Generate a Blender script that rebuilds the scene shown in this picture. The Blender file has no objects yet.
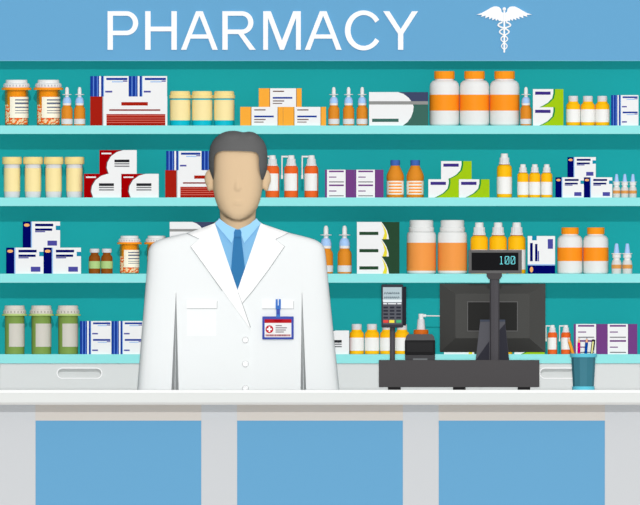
import bpy, bmesh, math, random
from mathutils import Vector, Matrix
random.seed(5)
S = 0.0028                      # metres per drawing unit
FLOOR = 773.0                   # drawing height of the floor line
TAN = 0.366                     # slope of the overhead daylight
def X(px): return (px - 320) * S
def Z(py): return (FLOOR - py) * S
scene = bpy.context.scene
COL = scene.collection

# ------------------------------------------------------------ materials
def lin(c):
    c /= 255.0
    return c / 12.92 if c <= .04045 else ((c + .055) / 1.055) ** 2.4
MATS = {}
def M(name, rgb, rough=.7, spec=0.0, gain=.9, emit=0, alpha=None, metal=0, trans=None):
    if name in MATS: return MATS[name]
    m = bpy.data.materials.new(name); m.use_nodes = True
    nt = m.node_tree; b = nt.nodes['Principled BSDF']
    c = [min(.93, lin(v) * gain) for v in rgb]
    b.inputs['Base Color'].default_value = (*c, 1)
    b.inputs['Roughness'].default_value = rough
    b.inputs['Specular IOR Level'].default_value = spec
    b.inputs['Metallic'].default_value = metal
    if emit:
        b.inputs['Emission Color'].default_value = (*[lin(v) for v in rgb], 1)
        b.inputs['Emission Strength'].default_value = emit
    if trans:                      # thin tinted plastic: part see-through, part solid colour
        fac, tint = trans
        out = nt.nodes['Material Output']
        t = nt.nodes.new('ShaderNodeBsdfTransparent'); t.inputs[0].default_value = (*tint, 1)
        mx = nt.nodes.new('ShaderNodeMixShader'); mx.inputs[0].default_value = fac
        nt.links.new(b.outputs[0], mx.inputs[1]); nt.links.new(t.outputs[0], mx.inputs[2])
        nt.links.new(mx.outputs[0], out.inputs[0])
    MATS[name] = m
    return m
def P(name, rgb, **k):             # glossy plastic / glass
    k.setdefault('rough', .5); k.setdefault('spec', .06)
    return M(name, rgb, **k)

SH = 1.12                          # things standing inside the shelves
teal = M('teal_back_panel_paint', (33,163,166), gain=.97)
aqua = M('aqua_shelf_laminate', (151,232,231), gain=.92)
header_blue = M('header_blue_paint', (107,170,212), gain=.9)
letter_white = M('letter_white', (254,254,254), gain=.93)
white = M('white_card', (242,242,242), gain=.91)
white_pl = P('white_plastic', (240,240,238), gain=.885)
grey_pl = P('pale_grey_plastic', (214,214,216), gain=1.0)
collar_shade = P('collar_shade_plastic', (226,227,228), gain=.93)  # shading of the spray collars put into the colour
darkgrey_pl = M('ridge_grey_plastic', (186,190,198))
amber = P('amber_glass', (218,136,38), gain=.98)
amber_y = P('yellow_amber_glass', (240,178,14), gain=1.08)
orange_pl = P('orange_plastic', (250,146,28), gain=1.05)
orange_band = P('orange_band_print', (249,146,30), gain=.98)
pill_orange = P('orange_tinted_plastic', (255,150,30), gain=1.1, trans=(.9, (1,.97,.88)))
spray_orange = P('spray_orange_plastic', (224,96,36), gain=1.05)
label_w = P('white_paper_label', (244,243,240), gain=.93, spec=.05)
label_cream = P('cream_paper_label', (253,246,225), gain=.96, spec=.05)
text_grey = M('grey_print', (110,118,138))
pill_white = M('capsule_white', (255,250,240), gain=1.3)
pill_red = M('capsule_red', (226,84,44), gain=1.3)
ltblue_pl = P('light_blue_plastic', (164,198,240), gain=1.0)
cream_pl = P('cream_plastic', (248,224,150), gain=.93)
cream_lt = P('pale_cream_plastic', (253,232,168), gain=.92)
cyan_pl = P('cyan_glass', (10,180,200), gain=1.0)
navy = M('navy_print', (2,8,98)); royal = M('royal_print', (28,60,152)); mid_blue = M('mid_blue_print', (90,132,212))
lt_blue = M('light_blue_print', (150,190,240)); teal_print = M('teal_print', (24,140,170)); indigo = M('indigo_print', (78,76,158))
ink_purple = M('purple_print', (64,48,130)); red_print = M('red_print', (168,32,20)); red_light = M('light_red_print', (214,110,96)); red_deep = M('deep_red_print', (164,0,4))
black_print = M('black_print', (44,44,48)); grey_print = M('mid_grey_print', (120,120,124)); lgrey_print = M('light_grey_print', (160,160,162))
yel_orange = M('yellow_orange_card', (253,174,62)); brown_print = M('brown_print', (116,90,84)); brown_edge = M('brown_edge_print', (160,110,50))
slate = M('slate_navy_card', (66,74,104)); sea = M('sea_green_card', (64,106,96)); stripe_grey = M('grey_stripe_print', (148,148,146))
lime = M('lime_card', (164,202,24)); lime_dark = M('green_curve_print', (30,140,70))
forest = M('forest_card', (44,74,52)); yellow_print = M('yellow_print', (238,222,64)); violet = M('violet_card', (118,66,132))
peach_print = M('peach_print', (250,180,110))
brown_gl = P('brown_glass', (134,72,16), gain=1.1); lime_label = P('pale_green_label', (180,212,138), spec=.05)
blue_cap = P('blue_cap_plastic', (62,98,172), gain=1.05)
green_pl = P('green_tinted_plastic', (126,154,76), gain=.98); green_fl = P('pale_green_plastic', (190,214,130))
greige_pl = P('warm_grey_plastic', (212,206,196), gain=1.02); greige_dk = M('warm_grey_ridge', (176,172,160)); stone_label = P('stone_paper_label', (216,211,200), spec=.05)
cab_grey = M('cabinet_grey_laminate', (219,222,221), gain=.94)
skin = M('skin', (228,198,160), gain=.9, rough=.6)
hair_m = M('grey_hair', (103,103,103), gain=.95)
coat_m = M('white_coat_cotton', (250,253,253), gain=.85, rough=.85)
lapel_m = M('white_lapel_cotton', (255,255,255), gain=.93, rough=.85)
shirt_m = M('blue_shirt_cotton', (132,188,228), gain=.93); collar_m = M('blue_collar_cotton', (160,216,251), gain=.93)
tie_m = M('blue_tie_silk', (56,120,172), gain=.95)
trouser_m = M('charcoal_trousers', (62,66,76)); shoe_m = P('black_shoe_leather', (30,28,28))
reg_m = M('charcoal_plastic', (79,77,78), gain=.9); reg_dk = M('dark_charcoal_plastic', (52,52,53)); reg_bk = M('black_plastic', (40,40,41))
reg_lt = M('grey_plastic', (104,103,103)); shell_m = M('monitor_shell_plastic', (78,78,76), gain=.9)
screen_bk = M('black_screen_glass', (28,28,30)); cyan_glow = M('cyan_digits', (110,208,214), emit=.75)
pole_m = P('pole_grey_metal', (82,80,84), rough=.5)

# ------------------------------------------------------------ object helpers
def link(o, parent=None):
    COL.objects.link(o)
    if parent: o.parent = parent
    return o
def mesh_obj(name, bm, mats, parent=None, loc=None, smooth=None):
    me = bpy.data.meshes.new(name)
    bmesh.ops.recalc_face_normals(bm, faces=bm.faces[:]) if smooth != 'keep' else None
    bm.to_mesh(me); bm.free()
    for m in (mats if isinstance(mats, (list, tuple)) else [mats]): me.materials.append(m)
    if smooth and smooth != 'keep':
        for p in me.polygons: p.use_smooth = True
        me.set_sharp_from_angle(angle=math.radians(smooth))
    o = bpy.data.objects.new(name, me); link(o, parent)
    if loc: o.location = loc
    return o
def tag(o, label, cat, group=None):
    o['label'] = label; o['category'] = cat
    if group: o['group'] = group
    return o
def struct(o): o['kind'] = 'structure'; return o
def empty(name, loc=(0,0,0)):
    o = bpy.data.objects.new(name, None); o.empty_display_size = .03; o.location = loc
    return link(o)
def dup(root):
    c = root.copy(); COL.objects.link(c)
    for ch in list(root.children):
        k = ch.copy(); COL.objects.link(k); k.parent = c
        for g in list(ch.children):
            q = g.copy(); COL.objects.link(q); q.parent = k
    return c

def lathe(bm, prof, seg=32, c=(0,0), mat=0, ribs=0, rib=.0):
    """profile of (r, z) in drawing units, first and last r may be 0"""
    rings = []
    for r, z in prof:
        if r < 1e-6: rings.append([bm.verts.new((c[0]*S, c[1]*S, z*S))]); continue
        ring = []
        for i in range(seg):
            a = 2*math.pi*i/seg
            rr = r - (rib if ribs and (i % ribs == 0) else 0)
            ring.append(bm.verts.new(((c[0]+rr*math.cos(a))*S, (c[1]+rr*math.sin(a))*S, z*S)))
        rings.append(ring)
    for a, b in zip(rings, rings[1:]):
        for i in range(seg):
            j = (i+1) % seg
            if len(a) == 1 and len(b) == 1: continue
            if len(a) == 1: f = bm.faces.new((a[0], b[j], b[i]))
            elif len(b) == 1: f = bm.faces.new((a[i], a[j], b[0]))
            else: f = bm.faces.new((a[i], a[j], b[j], b[i]))
            f.material_index = mat
    return bm
def lathe_obj(name, prof, mat, parent, seg=32, smooth=35, **k):
    return mesh_obj(name, lathe(bmesh.new(), prof, seg, **k), mat, parent, smooth=smooth)
def sleeve(bm, r, z0, z1, a0=-180, a1=180, t=.14, mat=0, c=(0,0)):
    """wrapped label; angle 0 faces the front, positive to the right"""
    n = max(2, int(abs(a1-a0)/8)); full = abs(a1-a0) >= 359
    cols = []
    for i in range(n if full else n+1):
        a = math.radians(a0 + (a1-a0)*i/n)
        s, co = math.sin(a), -math.cos(a)
        cols.append([bm.verts.new(((c[0]+q*s)*S, (c[1]+q*co)*S, z*S)) for q, z in ((r,z0),(r+t,z0),(r+t,z1),(r,z1))])
    m = len(cols)
    for i in range(m if full else m-1):
        A, B = cols[i], cols[(i+1) % m]
        for k in range(4):
            f = bm.faces.new((A[k], B[k], B[(k+1) % 4], A[(k+1) % 4])); f.material_index = mat
    if not full:
        bm.faces.new(cols[0]).material_index = mat; bm.faces.new(cols[-1]).material_index = mat
    return bm
def sleeve_obj(name, r, z0, z1, mat, parent, a0=-180, a1=180, t=.14):
    return mesh_obj(name, sleeve(bmesh.new(), r, z0, z1, a0, a1, t), mat, parent, smooth=30)
def box(bm, x0, x1, y0, y1, z0, z1, mat=0, bevel=0):
    """drawing units"""
    v = [bm.verts.new((x*S, y*S, z*S)) for x in (x0,x1) for y in (y0,y1) for z in (z0,z1)]
    fs = [bm.faces.new([v[i] for i in q]) for q in ((0,1,3,2),(4,6,7,5),(0,4,5,1),(2,3,7,6),(0,2,6,4),(1,5,7,3))]
    for f in fs: f.material_index = mat
    if bevel:
        es = list({e for f in fs for e in f.edges})
        bmesh.ops.bevel(bm, geom=es, offset=bevel*S, segments=2, affect='EDGES', profile=.5)
    return bm
def patch(bm, pts, y, t=.12, mat=0):
    """printed area lying on a front face at depth y (front is -y); pts in drawing units"""
    a = [bm.verts.new((p[0]*S, y*S, p[1]*S)) for p in pts]
    b = [bm.verts.new((p[0]*S, (y-t)*S, p[1]*S)) for p in pts]
    n = len(pts)
    bm.faces.new(b).material_index = mat
    for i in range(n):
        bm.faces.new((a[i], a[(i+1) % n], b[(i+1) % n], b[i])).material_index = mat
def rect(x0, z0, x1, z1): return [(x0,z0),(x1,z0),(x1,z1),(x0,z1)]
def ell(cx, cz, rx, rz, n=14): return [(cx+rx*math.cos(2*math.pi*i/n), cz+rz*math.sin(2*math.pi*i/n)) for i in range(n)]
def tube(bm, pts, r, seg=12, mat=0):
    """pts in drawing units (x,y,z), r number or list"""
    pts = [Vector(p) for p in pts]; rs = r if isinstance(r, (list, tuple)) else [r]*len(pts)
    rings = []; up = None
    for i, p in enumerate(pts):
        d = (pts[min(i+1,len(pts)-1)] - pts[max(i-1,0)]).normalized()
        if up is None: up = d.orthogonal().normalized()
        u = (up - d*up.dot(d)).normalized(); up = u; w = d.cross(u)
        rings.append([bm.verts.new((p + (u*math.cos(2*math.pi*k/seg) + w*math.sin(2*math.pi*k/seg))*rs[i])*S) for k in range(seg)])
    for a, b in zip(rings, rings[1:]):
        for k in range(seg): bm.faces.new((a[k], a[(k+1)%seg], b[(k+1)%seg], b[k])).material_index = mat
    bm.faces.new(rings[0]).material_index = mat; bm.faces.new(rings[-1]).material_index = mat
    return bm
def ball(bm, x, y, z, rx, ry=None, rz=None, u=24, v=16, rot=None):
    ry = ry or rx; rz = rz or rx
    mt = Matrix.Translation(Vector((x,y,z))*S)
    if rot: mt = mt @ rot
    bmesh.ops.create_uvsphere(bm, u_segments=u, v_segments=v, radius=1, matrix=mt @ Matrix.Diagonal((rx*S, ry*S, rz*S, 1)))
    return bm
def curve_plate(name, loops, y, t, mat, parent=None, bevel=0, world=True):
    """flat plate with holes; loops in drawing px (photo frame), front at y metres, thickness t metres"""
    cu = bpy.data.curves.new(name, 'CURVE'); cu.dimensions = '2D'; cu.fill_mode = 'BOTH'
    cu.extrude = t/2; cu.bevel_depth = bevel; cu.bevel_resolution = 1; cu.offset = -bevel
    for lp in loops:
        sp = cu.splines.new('POLY'); sp.points.add(len(lp)-1); sp.use_cyclic_u = True
        for q, (px, py) in zip(sp.points, lp):
            q.co = ((X(px), Z(py), 0, 1) if world else (px*S, py*S, 0, 1))
    tmp = bpy.data.objects.new('tmp', cu); COL.objects.link(tmp)
    dg = bpy.context.evaluated_depsgraph_get(); dg.update()
    me = bpy.data.meshes.new_from_object(tmp.evaluated_get(dg))
    bpy.data.objects.remove(tmp)
    me.transform(Matrix(((1,0,0,0),(0,0,-1,y+t/2),(0,1,0,0),(0,0,0,1))))
    me.name = name; me.materials.clear(); me.materials.append(mat)
    o = bpy.data.objects.new(name, me); link(o, parent)
    return o

# ------------------------------------------------------------ room
D = .12                                            # depth of the shelves
def wbox(name, x0, x1, y0, y1, z0, z1, mat, parent=None, bevel=0, seg=2):
    bm = bmesh.new()
    v = bmesh.ops.create_cube(bm, size=1)['verts']
    bmesh.ops.scale(bm, vec=(x1-x0, y1-y0, z1-z0), verts=v)
    bmesh.ops.translate(bm, vec=((x0+x1)/2, (y0+y1)/2, (z0+z1)/2), verts=v)
    if bevel: bmesh.ops.bevel(bm, geom=bm.edges[:], offset=bevel, segments=seg, affect='EDGES', profile=.5)
    return mesh_obj(name, bm, mat, parent, smooth=30 if bevel else None)
def wallmat(name, rgb):
    m = M(name, rgb); nt = m.node_tree
    n = nt.nodes.new('ShaderNodeTexNoise'); n.inputs['Scale'].default_value = 60
    b = nt.nodes.new('ShaderNodeBump'); b.inputs['Strength'].default_value = .05
    nt.links.new(n.outputs['Fac'], b.inputs['Height']); nt.links.new(b.outputs[0], nt.nodes['Principled BSDF'].inputs['Normal'])
    return m
def floormat():
    m = M('pale_floor_tile', (205,208,208)); nt = m.node_tree
    tc = nt.nodes.new('ShaderNodeTexCoord'); br = nt.nodes.new('ShaderNodeTexBrick')
    br.offset = 0; br.inputs['Scale'].default_value = 1.6; br.inputs['Mortar Size'].default_value = .006
    br.inputs['Brick Width'].default_value = .5; br.inputs['Row Height'].default_value = .5
    br.inputs['Color1'].default_value = (.55,.57,.57,1); br.inputs['Color2'].default_value = (.52,.54,.54,1); br.inputs['Mortar'].default_value = (.35,.36,.36,1)
    nt.links.new(tc.outputs['Object'], br.inputs['Vector']); nt.links.new(br.outputs['Color'], nt.nodes['Principled BSDF'].inputs['Base Color'])
    return m
XL, XR = X(-70), X(710)
struct(wbox('floor', -2.2, 2.2, -3.4, .12, -.05, 0, floormat()))
struct(wbox('wall_back', -2.2, 2.2, .012, .12, 0, 2.55, wallmat('back_wall_paint', (190,214,218))))

# shelving unit
unit = tag(empty('shelving_unit', (0, 0, 0)), 'teal wall shelving unit with pale aqua shelves full of medicine behind the pharmacist', 'shelf')
wbox('back_panel', XL, XR, 0, .012, Z(372), Z(61), teal, unit)
EDGES = [(125.5,133.9), (197.5,206.0), (273.7,282.7)]
for a, b in EDGES: wbox('shelf', XL+.012, XR-.012, -D, 0, Z(b), Z(a), aqua, unit)
wbox('top_board', XL+.012, XR-.012, -.042, 0, Z(61.4), Z(56), teal, unit)
for x in (XL, XR-.012): wbox('side_panel', x, x+.012, -D, 0, Z(354.2), Z(62), aqua, unit)
SHELF = {1:125.5, 2:197.5, 3:273.7, 4:354.2}

# sign board
sign = tag(empty('sign_board', (0, 0, Z(61))), 'blue header sign board reading PHARMACY in white letters above the shelves', 'sign')
HY = -.063
def onroot(o, root): o.location = -root.location if o.location.length == 0 else o.location - root.location; return o
b = wbox('board', XL+.012, XR-.012, HY, HY+.02, Z(61), 2.45, header_blue, None); b.parent = sign; onroot(b, sign)
bb = wbox('mounting_box', XL+.012, XR-.012, HY+.02, .012, Z(55.5), 2.45, header_blue, None); bb.parent = sign; onroot(bb, sign)
t_ = wbox('trim_strip', XL+.012, XR-.012, HY-.0008, HY, Z(61), Z(60.2), M('pale_blue_trim', (118,186,214)), None); t_.parent = sign; onroot(t_, sign)
def arc(cx, cy, rx, ry, a0, a1, n=20):
    return [(cx+rx*math.cos(math.radians(a0+(a1-a0)*i/n)), cy-ry*math.sin(math.radians(a0+(a1-a0)*i/n))) for i in range(n+1)]
T, B = 11.2, 49.8
def Aletter(x0, x1):
    c = (x0+x1)/2
    return [[(x0,B),(c-3.4,T),(c+3.4,T),(x1,B),(x1-5.4,B),(x1-9.5,38.6),(x0+9.5,38.6),(x0+5.4,B)],
            [(x0+11,34.4),(x1-11,34.4),(c,15.8)]]
L = {}
def bowl(x0, xr, t, b, w):   # outer and inner of a D-bowl attached to a stem at x0
    r = (b-t)/2; ri = r-4.5
    outer = [(x0,t)] + arc(xr-r, t+r, r, r, 90, -90) + [(x0,b)]
    inner = [(x0+w,t+4.5)] + arc(xr-r, t+r, r-5.2, ri, 90, -90) + [(x0+w,b-4.5)]
    return outer, inner
o_, i_ = bowl(107.6, 138.2, T, 35.2, 5.3)
L['P'] = [o_[:-1] + [(112.9,35.2),(112.9,B),(107.6,B)], i_]
L['H'] = [[(145.2,T),(150.6,T),(150.6,26.6),(171.4,26.6),(171.4,T),(176.8,T),(176.8,B),(171.4,B),(171.4,31.3),(150.6,31.3),(150.6,B),(145.2,B)]]
L['A'] = Aletter(181.0, 217.8)
o_, i_ = bowl(222.4, 253.4, T, 34.0, 5.3)
L['R'] = [o_[:-1][:-1] + [(243.6,33.6),(255.8,B),(249.6,B),(238.4,34.0),(227.7,34.0),(227.7,B),(222.4,B)], i_]
L['M'] = [[(263.2,T),(270.8,T),(282,40.4),(293.2,T),(300.8,T),(300.8,B),(296,B),(296,18),(284,B),(280,B),(268,18),(268,B),(263.2,B)]]
L['A2'] = Aletter(304.8, 341.6)
L['C'] = [arc(363.5, 30.4, 18.6, 20.0, 32, 328, 40) + list(reversed(arc(363.8, 30.4, 13.2, 15.4, 30, 330, 36)))]
L['Y'] = [[(383.2,T),(389.4,T),(400.7,29.0),(412,T),(418,T),(403.3,33.8),(403.3,B),(398.0,B),(398.0,33.8)]]
for k, loops in L.items():
    o = curve_plate('letter', loops, HY-.005, .005, letter_white); o.parent = sign; onroot(o, sign)
# winged staff emblem
cx = 504.3
wing = [(496.6,6.4),(499.2,7.0),(501.0,9.0),(501.7,12.0),(503.4,12.8),(503.4,21.4),(501.8,21.6),(500.4,20.6),(499.0,21.3),(498.0,19.2),(496.0,20.9),(495.2,18.6),(492.4,20.2),(492.2,17.6),
        (489.2,19.3),(489.2,16.6),(485.2,18.2),(485.6,15.6),(481.2,16.8),(481.8,14.9),(476.6,14.6),(481.6,13.0),(486.0,10.6),(490.6,7.9),(493.8,6.5)]
emb = [wing, [(2*cx-x, y) for x, y in reversed(wing)]]
e = curve_plate('winged_staff_emblem', [emb[0]], HY-.005, .005, letter_white); e.parent = sign; onroot(e, sign)
for lp in [emb[1]]:
    q = curve_plate('wing', [lp], HY-.005, .005, letter_white); q.parent = e
bm = bmesh.new()
box(bm, (X(cx)/S)-.8, (X(cx)/S)+.8, HY/S-1.9, HY/S, Z(52.5)/S, Z(10)/S)
ball(bm, X(cx)/S, HY/S-1.4, Z(9)/S, 1.8, 1.0, 1.8)
st = mesh_obj('staff', bm, letter_white); st.parent = e
for sgn in (-1, 1):
    pts = []; rr = []
    n = 90
    for i in range(n+1):
        t = i/n; py = 22.2 + t*29
        # alternating loops, shrinking
        k = [(22.2,28.2,6.2),(28.2,35.4,4.7),(35.4,42.6,3.3),(42.6,49.8,2.8),(49.8,51.2,.3)]
        for j, (a, b_, am) in enumerate(k):
            if a <= py <= b_+1e-6:
                ph = (py-a)/(b_-a)
                x = am*math.sin(math.pi*ph)*(1 if j % 2 == 0 else -1)*sgn
                if j == 0: x = sgn*(1.8 + (am-1.8)*math.sin(math.pi*min(1, ph*1.0))**.8) if ph < .5 else sgn*am*math.sin(math.pi*ph)
                break
        pts.append((X(cx)/S + x, HY/S - 1.2 - .3*sgn*math.cos(math.pi*t*5), Z(py)/S)); rr.append(.95-.45*t)
    sn = mesh_obj('snake', tube(bmesh.new(), pts, rr, 8), letter_white, smooth=60); sn.parent = e

# base cabinet under the shelves
cab = tag(empty('base_cabinet', (0, 0, 0)), 'long pale grey drawer cabinet with aqua top running under the shelves', 'cabinet')
wbox('cabinet_top', XL, XR, -D, 0, Z(363.4), Z(354.2), aqua, cab)
wbox('carcass', XL, XR, -.085, 0, .08, Z(363.4), cab_grey, cab)
wbox('toe_kick', XL+.02, XR-.02, -.06, 0, 0, .08, reg_lt, cab)
def slot(cx, cy, hw, hh, n=10):
    return arc(cx+hw-hh, cy, hh, hh, 90, -90, n) + arc(cx-hw+hh, cy, hh, hh, 270, 90, n)
pull_in = M('pull_recess_grey', (208,211,210), gain=1.0)
for i in range(-1, 5):
    a, b_ = i*160 + .3, (i+1)*160 - .3
    a = max(a, -69.7); b_ = min(b_, 709.7); c = (i*160)+80 + (2.2 if i else -.5)
    rows = [(364.2, 418), (418.6, 530), (530.6, 745)]
    for k, (t0, t1) in enumerate(rows):
        if (b_-a) > 120:
            hc = t0 + 9
            d = curve_plate('drawer', [[(a,t0),(b_,t0),(b_,t1),(a,t1)], slot(c, hc, 22.3, 5.0)], -.1155, .0305, cab_grey, cab)
            curve_plate('pull_rim', [slot(c, hc, 22.8, 5.5), slot(c, hc, 21.9, 4.6)], -.1170, .004, letter_white, d)
            wbox('pull_recess', X(c-22), X(c+22), -.0930, -.0880, Z(hc+5), Z(hc-5), pull_in, d)
        else:
            curve_plate('drawer', [[(a,t0),(b_,t0),(b_,t1),(a,t1)]], -.1155, .0305, cab_grey, cab)

# ------------------------------------------------------------ shelf goods: shapes (drawing units)
def R0(name): return empty(name)
def mk_pill():
    r = R0('pill_bottle')
    lathe_obj('body', [(0,0),(11.2,0),(11.7,.6),(11.7,36),(11.3,36),(11.3,1),(0,1)], pill_orange, r)
    lathe_obj('orange_core', [(0,1.2),(9.2,1.2),(9.4,35.4),(0,35.4)], M('orange_fill', (255,152,36), gain=1.25), r)  # opaque core put inside so the see-through shell reads orange
    lathe_obj('flange', [(11.2,35.6),(14.8,35.6),(14.9,36.7),(14.6,37.8),(11.2,37.8)], orange_pl, r)
    bm = lathe(bmesh.new(), [(0,37.6),(12.2,37.6),(12.9,38.3),(12.9,41.6),(12.2,42.3),(10.9,42.6),(10.8,45.2),(10.3,45.7),(0,45.7)], 48)
    c = mesh_obj('cap', bm, white_pl, r, smooth=35)
    bm = bmesh.new()
    for k in range(24):
        a = 2*math.pi*k/24
        v = bmesh.ops.create_cube(bm, size=1, matrix=Matrix.Translation((13.0*S*math.cos(a), 13.0*S*math.sin(a), 39.9*S)) @ Matrix.Rotation(a, 4, 'Z') @ Matrix.Diagonal((.5*S, 1.1*S, 1.8*S, 1)))
    mesh_obj('grip_ridge', bm, darkgrey_pl, c)
    l = sleeve_obj('label', 11.75, 7.6, 28.6, label_cream, r, -33, 88, .25)
    bm = bmesh.new()
    for z, h in ((25.6,1.3),(22.2,1.8),(18.2,1.3),(15,.7),(12.6,.7)): sleeve(bm, 12.0, z-h/2, z+h/2, -7, 80, .1)
    mesh_obj('printed_lines', bm, text_grey, l)
    bm = bmesh.new(); rnd = random.Random(3)
    for z in [2.0 + .78*k for k in range(24)]:
        n = 19
        for j in range(n):
            a = 2*math.pi*(j + rnd.random()*.6)/n; q = 10.3 + rnd.random()*.3
            if z > 18 and rnd.random() < .5 + (z-18)*.15: continue
            rot = Matrix.Rotation(a, 4, 'Z') @ Matrix.Rotation(rnd.uniform(-.9,.9), 4, 'X')
            f0 = len(bm.faces)
            bmesh.ops.create_uvsphere(bm, u_segments=6, v_segments=4, radius=1, matrix=Matrix.Translation((q*S*math.cos(a), q*S*math.sin(a), z*S)) @ rot @ Matrix.Diagonal((.8*S, 1.6*S, .95*S, 1)))
            bm.faces.ensure_lookup_table(); mi = 1 if rnd.random() < .42 else 0
            for f in bm.faces[f0:]: f.material_index = mi
    p = mesh_obj('pills', bm, [pill_white, pill_red], r); p['kind'] = 'stuff'
    return r
def mk_green():
    r = R0('green_pill_bottle')
    lathe_obj('body', [(0,0),(9.3,0),(9.8,.6),(9.8,39),(0,39)], green_pl, r)
    lathe_obj('flange', [(9.2,38.4),(12.6,38.4),(12.8,39.2),(12.4,40.2),(9.2,40.2)], green_fl, r)
    c = lathe_obj('cap', [(0,40),(10.8,40),(11.3,40.8),(11.1,44),(10.2,45),(10,48),(9.4,48.7),(0,48.7)], greige_pl, r, seg=48)
    bm = bmesh.new()
    for k in range(20):
        a = 2*math.pi*k/20
        bmesh.ops.create_cube(bm, size=1, matrix=Matrix.Translation((11.2*S*math.cos(a), 11.2*S*math.sin(a), 42.2*S)) @ Matrix.Rotation(a, 4, 'Z') @ Matrix.Diagonal((.5*S, 1.3*S, 1.8*S, 1)))
    mesh_obj('grip_ridge', bm, greige_dk, c)
    sleeve_obj('label', 9.85, 7.4, 30.6, stone_label, r, -34, 88, .2)
    return r
def mk_nasal():
    r = R0('dropper_bottle')
    lathe_obj('body', [(0,0),(5.2,0),(5.6,.5),(5.6,15.8),(5.1,17.6),(4.0,19),(3.9,20.4),(0,20.4)], amber, r)
    sleeve_obj('label', 5.65, 1.4, 6.6, P('grey_white_label', (226,226,228), spec=.05), r)
    lathe_obj('collar', [(0,20.2),(4.2,20.2),(4.3,22.4),(0,22.4)], white_pl, r)
    lathe_obj('cap', [(0,22.3),(4.3,22.3),(4.4,24.4),(3.6,27.2),(2.4,28.4),(0,28.4)], ltblue_pl, r)
    lathe_obj('nozzle', [(0,28.2),(1.9,28.2),(1.9,30.5),(4.6,30.7),(4.6,31.3),(1.9,31.5),(1.9,35.8),(1.5,37.6),(.8,38.4),(0,38.5)], white_pl, r)
    return r
def mk_jar():
    r = R0('cream_jar')
    lathe_obj('body', [(0,0),(9.6,0),(10.1,.5),(10.1,26.6),(9.4,27.2),(0,27.2)], cyan_pl, r)
    sleeve_obj('label', 10.15, 5.2, 25.6, cream_lt, r)
    lathe_obj('lid', [(0,27.2),(10.9,27.2),(10.95,30.2),(10.1,30.6),(10.1,33.2),(9.2,34.4),(0,34.4)], cream_pl, r)
    return r
def mk_tube():
    r = R0('tablet_tube')
    lathe_obj('body', [(0,0),(7.2,0),(7.8,.8),(8.0,5),(8.0,33.5),(0,33.5)], grey_pl, r)
    sleeve_obj('label', 8.05, 6, 29.4, cream_lt, r)
    lathe_obj('cap', [(0,33.3),(9.5,33.3),(9.9,34),(9.9,39.6),(9.2,40.6),(0,40.6)], cream_pl, r)
    return r
def mk_wide():
    r = R0('tablet_bottle')
    lathe_obj('body', [(0,0),(13.2,0),(14.5,1),(14.9,2.6),(14.9,38.5),(14.2,42.2),(12.2,44.6),(9.4,45.6),(9.4,47),(0,47)], white_pl, r, seg=40)
    sleeve_obj('label_band', 14.9, 15, 31, orange_band, r)
    lathe_obj('cap', [(0,46.8),(10,46.8),(10.3,47.4),(10.3,54),(9.7,54.7),(0,54.7)], orange_pl, r, ribs=4, rib=.25, seg=64)
    return r
def mk_jarwide():
    r = R0('capsule_bottle')
    lathe_obj('body', [(0,0),(13,0),(14.3,1),(14.6,2.5),(14.6,38.5),(13.9,41),(11.8,42.4),(0,42.4)], white_pl, r, seg=40)
    sleeve_obj('label', 14.62, 3, 31, P('pale_orange_label', (240,152,72), gain=.97), r, -180, 180)
    lathe_obj('neck_ring', [(0,42.3),(12.2,42.3),(12.6,43),(12.6,46),(12,46.7),(0,46.7)], white_pl, r)
    lathe_obj('cap', [(0,46.7),(11.6,46.7),(11.8,47.4),(11.8,52.6),(11,53.6),(0,53.6)], white_pl, r)
    return r
def mk_vial():
    r = R0('syrup_vial')
    lathe_obj('body', [(0,0),(6.6,0),(7.1,.6),(7.1,19.6),(6.6,21.2),(5.2,22.4),(4.8,24),(0,24)], amber_y, r)
    sleeve_obj('label', 7.15, 3.4, 16.2, label_w, r)
    lathe_obj('cap', [(0,23.9),(4.7,23.9),(4.9,24.4),(4.9,29),(4.4,29.6),(0,29.6)], grey_pl, r, ribs=3, rib=.2, seg=48)
    return r
def mk_yspray():
    r = R0('mist_spray_bottle')
    lathe_obj('body', [(0,0),(7.0,0),(7.5,.7),(7.5,29),(7.1,31),(5.6,32.4),(0,32.4)], amber_y, r)
    sleeve_obj('label', 7.55, 3.6, 20.6, label_w, r)
    lathe_obj('neck', [(0,32.2),(5.2,32.2),(5.2,33.2),(0,33.2)], P('brown_neck', (186,116,12)), r)
    lathe_obj('collar', [(0,33.1),(5.6,33.1),(5.5,35.1),(4.9,35.3),(4.9,39.9),(0,39.9)], collar_shade, r, ribs=4, rib=.3, seg=48)
    lathe_obj('pump', [(0,39.8),(3.7,39.8),(3.6,43.6),(3.2,44),(0,44)], white_pl, r)
    return r
def mk_ospray():
    r = R0('throat_spray_bottle')
    lathe_obj('body', [(0,0),(6.4,0),(6.9,.7),(6.9,28.5),(6.5,30.4),(5,31.8),(0,31.8)], spray_orange, r)
    sleeve_obj('label', 6.95, 6.8, 24, label_w, r, -80, 55, .2)
    lathe_obj('collar', [(0,31.6),(5.2,31.6),(5.1,33.6),(4.5,33.8),(4.3,38.6),(0,38.6)], collar_shade, r, ribs=4, rib=.3, seg=48)
    p = lathe_obj('pump', [(0,38.4),(3.4,38.4),(3.2,41.6),(2.9,42.2),(0,42.2)], white_pl, r)
    bm = bmesh.new()
    tube(bm, [(-2,0,40.9),(-9.8,0,40.9)], 1.0, 10); tube(bm, [(-9.2,0,40.4),(-9.2,0,21.5)], .75, 10); tube(bm, [(-9.2,0,22.6),(-9.2,0,18.6)], 1.15, 10)
    mesh_obj('nozzle_arm', bm, white_pl, p, smooth=40)
    return r
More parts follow.
